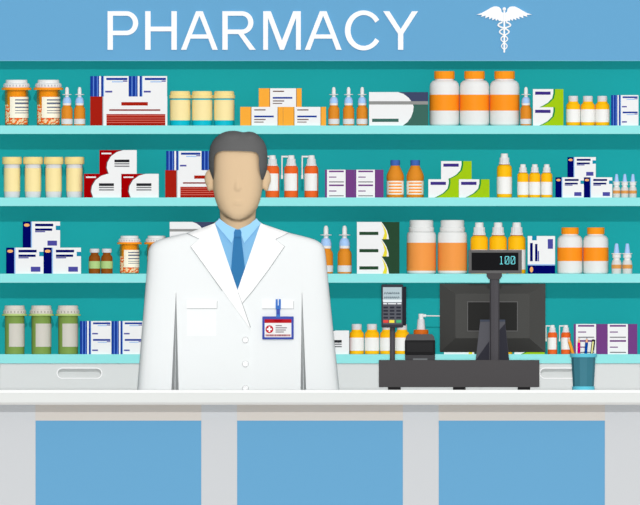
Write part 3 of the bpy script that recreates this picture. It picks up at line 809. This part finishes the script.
# pockets
pk = conform('pocket', [(186.8,300),(216.2,300),(216.2,336),(186.8,336)], M('pocket_white_cotton', (252,254,254), gain=.88), coat, -.2, .45)
fl = conform('pocket_flap', [(186.8,300),(216.8,300),(216.8,308.2),(186.8,308.2)], lapel_m, pk, .3, .9)
conform('pocket_flap', [(262.2,300.2),(293.4,300.2),(293.4,308.4),(262.2,308.4)], lapel_m, coat, .1, .9)
edge([(186.8,308.6),(217,308.6),(217.1,301)], w=.25, off=.8)
edge([(262.2,308.8),(293.6,308.8),(293.7,301)], w=.25, off=.8)
for y in (340, 364, 388.4, 412):
    bm = bmesh.new()
    c = (X(245.4)/S, MY/S - fdepth(245.4, y), Z(y)/S)
    prof = [(0,.9),(1.5,.9),(1.9,1.25),(2.5,1.25),(2.9,.7),(3.0,0)]
    rg = []
    for r_, d_ in prof:
        rg.append([bm.verts.new(((c[0]+r_*math.cos(k*math.pi/12))*S, (c[1]-d_-.2)*S, (c[2]+r_*math.sin(k*math.pi/12))*S)) for k in range(24)] if r_ else [bm.verts.new((c[0]*S, (c[1]-d_-.2)*S, c[2]*S))])
    for a, b_ in zip(rg, rg[1:]):
        for k in range(24):
            bm.faces.new((a[0], b_[k], b_[(k+1)%24]) if len(a) == 1 else (a[k], b_[k], b_[(k+1)%24], a[(k+1)%24]))
    bt = mesh_obj('button', bm, lapel_m, smooth=30); bt.parent = coat
    o = mesh_obj('button_rim', tube(bmesh.new(), [(c[0]+3.0*math.cos(a*math.pi/12), c[1]-.3, c[2]+3.0*math.sin(a*math.pi/12)) for a in range(25)], .25, 6), edge_m, smooth=60); o.parent = bt

# body: head, neck, trunk, arms and hands as one skin
bm = bmesh.new()
def hx(px): return X(px)/S
def hy(d): return MY/S - d
def hz(py): return Z(py)/S
# skull and face as a loft
FACE = [(135,9,12,14,0),(138,15.5,17,20,0),(142,20,21.5,25,0),(148,23,24.5,29,0),(156,24.6,26,31,0),(165,24.9,26.6,31.5,0),(176,24.7,26.8,31,0),(188,24.4,26.6,27,0),(196,23.4,26.4,22,1),(203,21.4,25.8,17,1),(209,18.8,24.8,13,2),(214,15.2,23.4,9,3),(218,10.6,21.4,4,4),(220.3,5.5,18.8,-4,5)]
rg = []
for py, w, fr, bk, _ in FACE:
    ring = []
    for i in range(48):
        a = 2*math.pi*i/48; co, si = math.cos(a), math.sin(a)
        ex = .72
        x = w*math.copysign(abs(co)**ex, co); d = (fr if si > 0 else bk)*math.copysign(abs(si)**ex, si)
        ring.append(bm.verts.new(Vector((hx(237.8)+x, hy(4)-d, hz(py)))*S))
    rg.append(ring)
for a, b_ in zip(rg, rg[1:]):
    for i in range(48): bm.faces.new((a[i], a[(i+1)%48], b_[(i+1)%48], b_[i]))
bm.faces.new(rg[0]); bm.faces.new(rg[-1])
# nose, brow, lips in low relief
tube(bm, [(hx(237.8),hy(27.2),hz(170)),(hx(237.8),hy(28.6),hz(182)),(hx(237.8),hy(29.6),hz(188)),(hx(237.8),hy(27.5),hz(191.5))], [2.6,3.2,3.7,3.0], 12)
for s in (-1, 1): ball(bm, hx(237.8+s*3.4), hy(28), hz(189.4), 2.6, 2.6, 2.2)
ball(bm, hx(237.8), hy(28.3), hz(201.3), 7.2, 2.6, 1.5); ball(bm, hx(237.8), hy(28.0), hz(203.8), 6.2, 2.6, 1.6)
for s in (-1, 1):
    rot = Matrix.Rotation(-s*.12, 4, 'Y')
    ball(bm, hx(237.8+s*27.2), hy(0), hz(180), 4.0, 5.5, 11.6, rot=rot)
    ball(bm, hx(237.8+s*28.6), hy(-1), hz(177.6), 4.6, 5.5, 8.6, rot=rot)
# neck and trunk
tube(bm, [(hx(237.8),hy(-4),hz(185)),(hx(237.8),hy(-3),hz(205)),(hx(237.8),hy(-1),hz(226)),(hx(237.6),hy(0),hz(238))], [16,18.4,17.2,18], 36)
tube(bm, [(hx(PXC),hy(0),hz(236)),(hx(PXC),hy(0),hz(262)),(hx(PXC),hy(0),hz(330)),(hx(PXC),hy(0),hz(400)),(hx(PXC),hy(0),hz(452))], [17,25,27,27,29], 28)
for s, x0, x1 in ((-1, 166, 150), (1, 310, 326)):
    tube(bm, [(hx(PXC+s*20),hy(0),hz(256)),(hx(x0),hy(0),hz(262)),(hx(PXC+s*78),hy(0),hz(330)),(hx(PXC+s*88),hy(0),hz(390)),(hx(PXC+s*91),hy(2),hz(482))], [14,15,12.5,11,8], 20)
    hc = PXC+s*91.5
    tube(bm, [(hx(hc),hy(2),hz(478)),(hx(hc),hy(3),hz(490)),(hx(hc),hy(4),hz(508))], [7.5,9,8.5], 16)
    for k, (dy, ln) in enumerate(((-8,24),(-2.8,28),(2.6,29.5),(8,26))):
        tube(bm, [(hx(hc),hy(3+dy*.7),hz(500)),(hx(hc),hy(4+dy),hz(510)),(hx(hc-s*1.5),hy(4.5+dy*1.08),hz(510+ln*.55)),(hx(hc-s*4.5),hy(5+dy*1.08),hz(510+ln))], [3.4,3.2,2.8,2.2], 10)
    tube(bm, [(hx(hc-s*3),hy(9),hz(490)),(hx(hc-s*6),hy(14.5),hz(499)),(hx(hc-s*7.5),hy(16.5),hz(508)),(hx(hc-s*8),hy(16.8),hz(517))], [3.8,3.6,3.1,2.4], 10)
    # legs inside the trousers
    tube(bm, [(hx(PXC+s*12),hy(0),hz(448)),(hx(PXC+s*19),hy(0),hz(480)),(hx(PXC+s*21),hy(0),hz(600)),(hx(PXC+s*22),hy(-1),hz(745))], [19,21,14,8.5], 20)
me = bpy.data.meshes.new('tmpbody'); bm.to_mesh(me); bm.free()
def voxel(me, size, smooth_it=4, fac=.5):
    o = bpy.data.objects.new('tmp', me); COL.objects.link(o)
    r = o.modifiers.new('r', 'REMESH'); r.mode = 'VOXEL'; r.voxel_size = size; r.use_smooth_shade = True
    s = o.modifiers.new('s', 'SMOOTH'); s.iterations = smooth_it; s.factor = fac
    dg = bpy.context.evaluated_depsgraph_get(); dg.update()
    out = bpy.data.meshes.new_from_object(o.evaluated_get(dg))
    bpy.data.objects.remove(o)
    return out
bme = voxel(me, .0034); bme.name = 'body'; bme.materials.clear(); bme.materials.append(skin)
body = bpy.data.objects.new('body', bme); link(body); inman(body)
# hair
bm = bmesh.new(); rg = []
HAIR = [(132.2,11,12,14),(134.0,17.5,17.5,19),(137,22,21.5,25),(141,25.4,25,29.5),(146,27.8,27.6,33),(152,29.0,29,35),(160,29.5,29.6,36.5),(168,29.1,29.2,37),(174,27.4,28.2,36.5),(179,25.4,26,35.5),(188,24.0,22,33),(198,21,18,29),(206,17.5,14,22)]
for py, w, fr, bk in HAIR:
    ring = []
    for i in range(56):
        a = 2*math.pi*i/56; co, si = math.cos(a), math.sin(a); ex = .86
        x = w*math.copysign(abs(co)**ex, co); d = (fr if si > 0 else bk)*math.copysign(abs(si)**ex, si)
        ring.append(bm.verts.new(Vector((hx(238.2)+x, hy(4)-d, hz(py)))*S))
    rg.append(ring)
for a, b_ in zip(rg, rg[1:]):
    for i in range(56): bm.faces.new((a[i], a[(i+1)%56], b_[(i+1)%56], b_[i]))
bm.faces.new(rg[0]); bm.faces.new(rg[-1])
ball(bm, hx(233), hy(8), hz(140), 17, 20, 9.2); ball(bm, hx(249), hy(8), hz(139.6), 11.0, 18, 8.0)
me = bpy.data.meshes.new('tmphair'); bm.to_mesh(me); bm.free()
hme = voxel(me, .0026, 2)
ho = bpy.data.objects.new('hair', hme); COL.objects.link(ho)
fo = [(213.6,179.5),(213.9,165),(214.0,158),(215.3,154.2),(218.4,151.9),(223,150.9),(238,151.0),(252,151.6),(256,152.4),(258.2,154.6),(259.0,158),(258.9,164),(259.6,171),(261.4,179.5),(300,186),(300,230),(180,230),(180,186)]
cut = curve_plate('cutter', [fo], MY-.12, .12 - (-.0)*S + .004*0 + .0, hair_m)
bo = ho.modifiers.new('b', 'BOOLEAN'); bo.operation = 'DIFFERENCE'; bo.object = cut; bo.solver = 'EXACT'
dg = bpy.context.evaluated_depsgraph_get(); dg.update()
h2 = bpy.data.meshes.new_from_object(ho.evaluated_get(dg))
bpy.data.objects.remove(ho); bpy.data.objects.remove(cut)
h2.name = 'hair'; h2.materials.clear(); h2.materials.append(hair_m)
for p in h2.polygons: p.use_smooth = True; p.material_index = 0
h2.set_sharp_from_angle(angle=math.radians(40))
hair = bpy.data.objects.new('hair', h2); link(hair); inman(hair)
# trousers and shoes
bm = bmesh.new()
tube(bm, [(hx(PXC),hy(0),hz(440)),(hx(PXC),hy(0),hz(486))], [31,33], 28)
for s in (-1, 1):
    tube(bm, [(hx(PXC+s*14),hy(0),hz(470)),(hx(PXC+s*20),hy(0),hz(520)),(hx(PXC+s*22),hy(0),hz(620)),(hx(PXC+s*23),hy(0),hz(757))], [21,24,18,15], 24)
inman(mesh_obj('trousers', bm, trouser_m, smooth=60))
for s in (-1, 1):
    bm = bmesh.new(); ball(bm, hx(PXC+s*25), hy(14), hz(764), 14, 36, 9.5, rot=Matrix.Rotation(s*.12, 4, 'Z'))
    for v in bm.verts: v.co.z = max(v.co.z, .001)
    ball(bm, hx(PXC+s*23), hy(-2), hz(758), 11, 14, 12)
    for v in bm.verts: v.co.z = max(v.co.z, .001)
    inman(mesh_obj('shoe', bm, shoe_m, smooth=50))

# name badge clipped to the coat
by = MY - (fdepth(278, 325)+2.2)*S
bd = tag(empty('name_badge', (X(278), by, Z(316))), 'blue-framed name badge with red cross clipped to the white coat pocket', 'badge')
def bx(name, x0, x1, y0, y1, mat, parent, t0, t1, bev=0):
    o = wbox(name, X(x0)-bd.location.x, X(x1)-bd.location.x, -t1*S, -t0*S, Z(y1)-bd.location.z, Z(y0)-bd.location.z, mat, parent, bevel=bev*S); return o
bl = P('blue_badge_plastic', (66,82,176)); bl2 = P('blue_clip_plastic', (70,124,206))
fr_ = bx('frame', 262.3, 293.7, 316.4, 339.4, bl, bd, 0, 1.4, .6)
cd = bx('card', 264.6, 291.4, 319.2, 337.2, white, bd, 1.3, 1.7)
bx('red_band', 264.6, 291.4, 319.2, 322.9, M('badge_red', (190,34,40)), cd, 1.6, 1.9)
bm = bmesh.new(); patch(bm, [(x-278, 316-y) for x, y in ((272.5,319.4),(283.5,319.4),(280.6,321.6),(275.4,321.6))], -1.9, .15)
mesh_obj('slot_mark', bm, M('badge_dark_red', (170,16,30)), cd)
bm = bmesh.new()
patch(bm, [(x-278, 316-y) for x, y in ell(269.4, 329.2, 3.9, 3.9, 24)], -1.6, .3, 0)
for x0, x1, y0, y1 in ((266.8,272,328.4,330), (268.6,270.2,326.6,331.8)): patch(bm, [(x0-278,316-y1),(x1-278,316-y1),(x1-278,316-y0),(x0-278,316-y0)], -1.85, .2 if x0 < 268 else .25, 1)
mesh_obj('cross_emblem', bm, [M('badge_cross_red', (200,28,48)), letter_white], cd)
bm = bmesh.new()
for x1, y in ((281.8,325.6),(286.8,327.8),(285.8,330),(283.8,332)): patch(bm, [(275.6-278,316-y-.55),(x1-278,316-y-.55),(x1-278,316-y+.55),(275.6-278,316-y+.55)], -1.6, .3)
mesh_obj('printed_lines', bm, M('badge_grey_print', (150,140,146)), cd)
bm = bmesh.new(); patch(bm, [(265.4-278,316-336.4),(290.6-278,316-336.4),(290.6-278,316-334.3),(265.4-278,316-334.3)], -1.6, .2)
rnd = random.Random(9); x = 265.8
while x < 290:
    w = rnd.choice((.35,.6,.9)); patch(bm, [(x-278,316-336.2),(x+w-278,316-336.2),(x+w-278,316-334.5),(x-278,316-334.5)], -1.75, .2, 1); x += w + rnd.choice((.4,.7))
mesh_obj('barcode', bm, [M('badge_pink_print', (222,170,170)), M('barcode_print', (140,90,104))], cd)
cl = bx('clip', 276.2, 280.2, 305.5, 317.4, bl2, bd, 0, 1.6, .4)
bx('clip_jaw', 275.6, 277.8, 299.2, 309.4, bl2, cl, 0.2, 2.2, .3); bx('clip_jaw', 278.7, 280.9, 299.2, 309.4, bl2, cl, 0.2, 2.2, .3)
bx('clip_strap', 276.8, 279.6, 309, 314.5, bl, cl, 1.4, 2.0, .2)

# ------------------------------------------------------------ till on the counter
CZ = CT
def px(o, root): o.parent = root; onroot(o, root); return o
RY = -1.36                                        # front of the cash drawer
def W(name, x0, x1, y0, y1, d0, d1, mat, root, bev=0, parent=None):
    """x, y in photo px, d depth in metres"""
    o = wbox(name, X(x0), X(x1), d0, d1, Z(y1), Z(y0), mat, None, bevel=bev*S)
    if parent: o.parent = parent
    else: px(o, root)
    return o
TOPD = 360.0
cdw = tag(empty('cash_drawer', (X(459.3), RY+.17, Z(CT))), 'long dark grey cash drawer base on the white counter carrying the till', 'cash drawer')
dbody = W('drawer_body', 378.8, 539.4, TOPD, 387.2, RY, RY+.34, reg_m, cdw, .35)
for a, b_ in ((387.9,400.8),(453,465.6),(517.6,530.2)):
    for d in (RY+.006, RY+.30): W('rubber_foot', a, b_, 387.1, CT, d, d+.03, reg_bk, cdw)
# monitor, seen from behind
MD = RY+.13
MDS = 0
mon = tag(empty('monitor', (X(492.5), MD+.0, Z(TOPD))), 'dark grey till monitor seen from behind, turned towards the pharmacist', 'monitor')
bm = bmesh.new()
o4 = [(439.8,283.6),(545.4,283.6),(545.4,352.2),(439.8,352.2)]; i4 = [(455.4,293.6),(529.4,293.6),(529.4,338.2),(455.4,338.2)]
def V(p, d): return bm.verts.new((X(p[0]), d, Z(p[1])))
oa = [V(p, MD) for p in o4]; ob = [V(p, MD+.012) for p in o4]; ia = [V(p, MD-.046) for p in i4]
bm.faces.new(ia); bm.faces.new(ob)
for i in range(4):
    j = (i+1) % 4
    bm.faces.new((oa[i], oa[j], ia[j], ia[i])); bm.faces.new((oa[i], oa[j], ob[j], ob[i]))
sh = px(mesh_obj('rear_shell', bm, shell_m), mon)
W('screen', 442.5, 542.7, 286.5, 349.5, MD+.012, MD+.014, screen_bk, mon)
pb = W('port_cover', 467.8, 517.2, 302, 330.8, MD-.0475, MD-.042, M('port_cover_plastic', (46,46,45)), mon)
o = curve_plate('port_cover_rim', [[(467.2,301.4),(517.8,301.4),(517.8,331.4),(467.2,331.4)], [(468,302.2),(517,302.2),(517,330.6),(468,330.6)]], MD-.0482, .003, reg_lt); o.parent = pb
bm = bmesh.new()
lo = [(475.6,TOPD),(509.2,TOPD)]; hi = [(480.2,320.4),(505,320.4)]
q = [V(lo[0], MD-.070), V(lo[1], MD-.070), V(lo[1], MD-.0), V(lo[0], MD-.0), V(hi[0], MD-.062), V(hi[1], MD-.062), V(hi[1], MD-.049), V(hi[0], MD-.049)]
for f in ((0,1,2,3),(4,5,6,7),(0,1,5,4),(1,2,6,5),(2,3,7,6),(3,0,4,7)): bm.faces.new([q[k] for k in f])
bmesh.ops.bevel(bm, geom=bm.edges[:], offset=.0008, segments=1, affect='EDGES')
nk = px(mesh_obj('stand', bm, M('stand_plastic', (92,92,98))), mon)
bm = bmesh.new()
for tri in ([(475.8,359.9),(489.2,359.9),(489.2,341)], [(509,359.9),(499.4,359.9),(499.4,330),(505.2,323.5)]):
    a = []
    for p in tri:
        t = (TOPD-p[1])/(TOPD-320.4); a.append(V(p, MD-.0702-.0006+.008*t))
    b2 = [bm.verts.new(v.co + Vector((0,.003,0))) for v in a]
    bm.faces.new(a); bm.faces.new(b2)
    for i in range(len(a)): bm.faces.new((a[i], a[(i+1)%len(a)], b2[(i+1)%len(a)], b2[i]))
so = mesh_obj('stand_inlay', bm, M('stand_dark_plastic', (54,54,62))); so.parent = nk
W('stand_cap', 480.0, 505.2, 319.6, 321.6, MD-.0635, MD-.047, M('slate_plastic', (72,78,92)), None, parent=nk)
# customer display
CD = RY+.045
dsp = tag(empty('customer_display', (X(494.6), CD, Z(TOPD))), 'customer price display showing 100 in cyan on a tall pole above the cash drawer', 'display')
px(mesh_obj('pole', lathe(bmesh.new(), [(0,TOPD*0),(4.9,0),(4.9,81.4),(0,81.4)], 8), pole_m), dsp).location = (0, 0, 0)
hd = W('display_head', 468.4, 521.8, 250, 273.4, CD-.018, CD+.012, reg_lt, dsp, .5)
sc_ = W('screen', 471.6, 518.4, 252.6, 270.4, CD-.0190, CD-.017, screen_bk, None, parent=hd)
bm = bmesh.new()
bk_ = [(486.6,273.2),(502,273.2),(502,276.4),(500,279.2),(488.6,279.2),(486.6,276.4)]
a = [V(p, CD-.016) for p in bk_]; b2 = [V(p, CD+.014) for p in bk_]
bm.faces.new(a); bm.faces.new(b2)
for i in range(6): bm.faces.new((a[i], a[(i+1)%6], b2[(i+1)%6], b2[i]))
px(mesh_obj('bracket', bm, reg_m), dsp)
def digit(x, ch):
    bm = bmesh.new(); y0, y1, w, t = 256.2, 264.2, 4.3, .5
    R = []
    if ch == '0': R = [(x+.5,x+w-.5,y0,y0+t),(x+.5,x+w-.5,y1-t,y1),(x,x+t,y0+.5,y1-.5),(x+w-t,x+w,y0+.5,y1-.5)]
    else: R = [(x+w/2-t/2,x+w/2+t/2,y0,y1),(x+w/2-1.4,x+w/2,y0+.4,y0+.4+t),(x+w/2-1.5,x+w/2+1.5,y1-t,y1)]
    for x0, x1, a, b_ in R: box(bm, X(x0)/S, X(x1)/S, (CD-.0193)/S, (CD-.0188)/S, Z(b_)/S, Z(a)/S)
    if ch == '0': tube(bm, [(X(x+.8)/S, (CD-.0191)/S, Z(y1-1)/S), (X(x+w-.8)/S, (CD-.0191)/S, Z(y0+1)/S)], .22, 6)
    o = mesh_obj('digit', bm, cyan_glow); o.parent = sc_
digit(499.2, '1'); digit(504.9, '0'); digit(510.8, '0')

# card terminal
TD = RY+.06
term = tag(empty('card_terminal', (X(392.4), TD+.02, Z(TOPD))), 'dark card payment terminal with keypad on a short pole, left end of till', 'card terminal')
px(mesh_obj('pole', lathe(bmesh.new(), [(0,0),(2.6,0),(2.6,34),(0,34)], 16), pole_m, smooth=40), term).location = (0, 0, 0)
hs = W('housing', 381.4, 403.2, 284.4, 327.6, TD-.012, TD+.03, M('terminal_dark_plastic', (62,62,70)), term, 1.0)
W('card_reader_side', 402.6, 406.2, 286.6, 325.6, TD-.002, TD+.028, M('terminal_black_plastic', (44,44,52)), None, .8, parent=hs)
sc2 = W('screen', 382.9, 401.7, 287.2, 302.4, TD-.0131, TD-.0118, M('terminal_screen', (182,200,206)), None, parent=hs)
W('screen_band', 382.9, 401.7, 299.6, 302.2, TD-.0134, TD-.0130, M('screen_pale_band', (232,240,243)), None, parent=sc2)
bm = bmesh.new(); rnd = random.Random(2)
for y in (293.1, 297.4):
    x = 384.2
    while x < 399.6:
        w = rnd.uniform(1.0, 1.8)
        tube(bm, [(X(x)/S, TD/S-4.72, Z(y+1.1)/S), (X(x+w*.5)/S, TD/S-4.72, Z(y-.9)/S), (X(x+w)/S, TD/S-4.72, Z(y+.6)/S)], .36, 5); x += w + .5
o = mesh_obj('screen_text', bm, M('screen_text_print', (86,104,114))); o.parent = sc2
kb = W('key_panel', 382.7, 402, 302.8, 324.4, TD-.0128, TD-.0118, M('key_panel_grey', (96,98,106)), None, parent=hs)
kw = M('key_white', (236,238,242)); kd = M('key_dark', (50,52,62))
for x0, x1 in ((383.2,387),(388,396.2),(397.2,401.4)): W('key', x0, x1, 303, 304.3, TD-.0150, TD-.0127, kw, None, .15, parent=hs)
for y in (307.4, 310.7, 314.1, 317.6):
    for x0 in (383.4, 389.8, 396.3): W('key', x0, x0+4.6, y-.8, y+.9, TD-.0148, TD-.0127, kd, None, .15, parent=hs)
for x0, m in ((383.2, M('key_red', (226,78,72))), (389.2, M('key_yellow', (250,226,84))), (396.2, M('key_green', (76,178,126)))):
    W('key', x0, x0+5.2, 320, 322.9, TD-.0150, TD-.0127, m, None, .2, parent=hs)

# receipt printer
PD = RY+.06
pr = tag(empty('receipt_printer', (X(420), PD+.05, Z(TOPD))), 'small dark receipt printer on the cash drawer between card terminal and monitor', 'printer')
W('base', 405, 435, 354.6, TOPD, PD+.004, PD+.12, M('printer_base_grey', (76,76,78)), pr, .5)
pbody = W('printer_body', 404.8, 435.2, 340.2, 354.8, PD, PD+.12, reg_bk, pr, .8)
W('paper_slot', 407, 433, 342.4, 352, PD-.0012, PD, M('printer_panel_black', (48,48,49)), None, parent=pbody)
bm = bmesh.new()
tp = [(408,334.2),(432,334.2),(434,336.5),(435,341.2),(405,341.2),(406,336.5)]
a = [V(p, PD+.002) for p in tp]; b2 = [V(p, PD+.11) for p in tp]
bm.faces.new(a); bm.faces.new(b2)
for i in range(6): bm.faces.new((a[i], a[(i+1)%6], b2[(i+1)%6], b2[i]))
px(mesh_obj('lid', bm, M('printer_lid_grey', (92,92,93))), pr)
W('paper_tray', 413, 427.4, 358.4, TOPD, PD-.006, PD+.004, M('tray_grey', (120,124,126)), pr)

# pen cup and its pencils
cupx = 583.4; cupy = -1.40
cup = tag(empty('pen_cup', (X(cupx), cupy, Z(CT))), 'teal octagonal pen cup with light blue rims at the counter\'s right end', 'pen cup')
cup_m = P('cup_teal_plastic', (64,126,142), gain=.85); rim_m = P('cup_rim_cyan', (98,200,222))
def lobj(n, prof, m, seg=10, sm=None):
    o = mesh_obj(n, lathe(bmesh.new(), prof, seg), m, cup, smooth=sm); return o
lobj('body', [(0,2),(10.4,2),(12.2,33.2),(11.2,33.2),(9.6,3),(0,3)], cup_m, 10)
lobj('rim', [(11.2,32.6),(12.9,32.6),(13.5,33.6),(13.5,36),(12.9,36.4),(11.3,36.4)], rim_m, 24, 40)
lobj('foot_ring', [(0,0),(11.2,0),(11.2,3.4),(10.5,3.6),(0,3.6)], rim_m, 24, 40)
def pencil(x0, x1, ytop, y0, body_m, label, lead, dyb=0, kind='pencil', r=1.45):
    """x0 foot inside the cup, x1 tip"""
    zt = CT - ytop; zb = 4.2
    base = Vector((x0-cupx, dyb, zb)); tip = Vector((x1-cupx, dyb*1.2, zt))
    d = (tip-base).normalized(); n = (tip-base).length
    r_ = empty(kind, (X(cupx)+base.x*S, cupy+base.y*S, Z(CT)+base.z*S))
    r_.rotation_euler = Vector((0,0,1)).rotation_difference(d).to_euler()
    tag(r_, label, kind)
    mesh_obj('barrel', lathe(bmesh.new(), [(0,0),(r,0),(r,n-5),(0,n-5)], 6), body_m, r_)
    mesh_obj('wood_tip', lathe(bmesh.new(), [(0,n-5),(r,n-5),(.45,n-1.2),(0,n-1.2)], 12), M('pencil_wood', (244,178,128)), r_, smooth=40)
    mesh_obj('lead', lathe(bmesh.new(), [(0,n-1.3),(.5,n-1.3),(.15,n),(0,n)], 8), lead, r_, smooth=40)
    return r_
pencil(583.0, 567.8, 337, 386, M('pencil_orange', (244,160,50)), 'orange pencil leaning left out of the pen cup', M('lead_pink', (226,110,120)), -4, r=1.6)
pencil(578.6, 579.0, 337.6, 386, M('pencil_magenta', (222,0,130)), 'magenta pencil standing upright in the pen cup', M('lead_magenta', (222,40,60)), 4)
pencil(583.2, 587.0, 337.4, 386, M('pencil_blue', (10,72,168)), 'blue pencil in the middle of the pen cup', M('lead_blue', (20,60,170)), 0)
zt = CT-339.4
pr_ = empty('pen', (X(588.0), cupy+3*S, Z(CT)+4.2*S)); d = Vector((593.4-588.0, 1.2, zt-4.2)).normalized(); n = (Vector((593.4-588.0, 1.2, zt-4.2))).length
pr_.rotation_euler = Vector((0,0,1)).rotation_difference(d).to_euler()
tag(pr_, 'slim black and pale yellow pen at the right side of the pen cup', 'pen')
mesh_obj('barrel', lathe(bmesh.new(), [(0,0),(.4,0),(1.5,4),(1.5,n-1.2),(1.0,n),(0,n)], 12), black_print, pr_, smooth=40)
bm = bmesh.new(); box(bm, -.7, .7, -1.75, -1.2, n-16, n-2.2)
mesh_obj('stripe', bm, M('pen_pale_yellow', (240,236,160)), pr_)
bm = bmesh.new(); box(bm, 1.3, 2.0, -.4, .4, n-11, n-.4); box(bm, .2, 2.0, -.4, .4, n-1.0, n-.3)
mesh_obj('clip', bm, black_print, pr_)

# ------------------------------------------------------------ light
def sun(name, elev, E, ang):
    l = bpy.data.lights.new(name, 'SUN'); l.energy = E; l.angle = math.radians(ang)
    o = bpy.data.objects.new(name, l); COL.objects.link(o)
    o.rotation_euler = (math.radians(90-elev), 0, 0); o.location = (0, -3, 2.2)
    return o
sun('frontal_fill_sun', 0.0, 1.37, .6)  # added fill along the view, lights fronts without visible shadows
sun('high_daylight', math.degrees(math.atan(TAN)), 1.12, .6)
w = bpy.data.worlds.new('sky'); scene.world = w; w.use_nodes = True
nt = w.node_tree; bg = nt.nodes['Background']
tc = nt.nodes.new('ShaderNodeTexCoord'); mr = nt.nodes.new('ShaderNodeMapRange')
mr.inputs['From Min'].default_value = -1; mr.inputs['From Max'].default_value = 1; mr.inputs['To Min'].default_value = .0; mr.inputs['To Max'].default_value = .66
dt = nt.nodes.new('ShaderNodeVectorMath'); dt.operation = 'DOT_PRODUCT'; dt.inputs[1].default_value = (.72, 0, .69)
nt.links.new(tc.outputs['Generated'], dt.inputs[0]); nt.links.new(dt.outputs['Value'], mr.inputs['Value']); nt.links.new(mr.outputs[0], bg.inputs['Strength'])
bg.inputs['Color'].default_value = (1, 1, 1, 1)

# ------------------------------------------------------------ camera and view
cam = bpy.data.cameras.new('camera'); co = bpy.data.objects.new('camera', cam); COL.objects.link(co)
cam.type = 'ORTHO'; cam.ortho_scale = 640*S; cam.clip_start = .05; cam.clip_end = 30
co.location = (X(320), -4.0, Z(252.5)); co.rotation_euler = (math.pi/2, 0, 0)
scene.camera = co
vs = scene.view_settings; vs.view_transform = 'Standard'; vs.look = 'None'; vs.exposure = 0.0; vs.gamma = 1; vs.use_curve_mapping = False
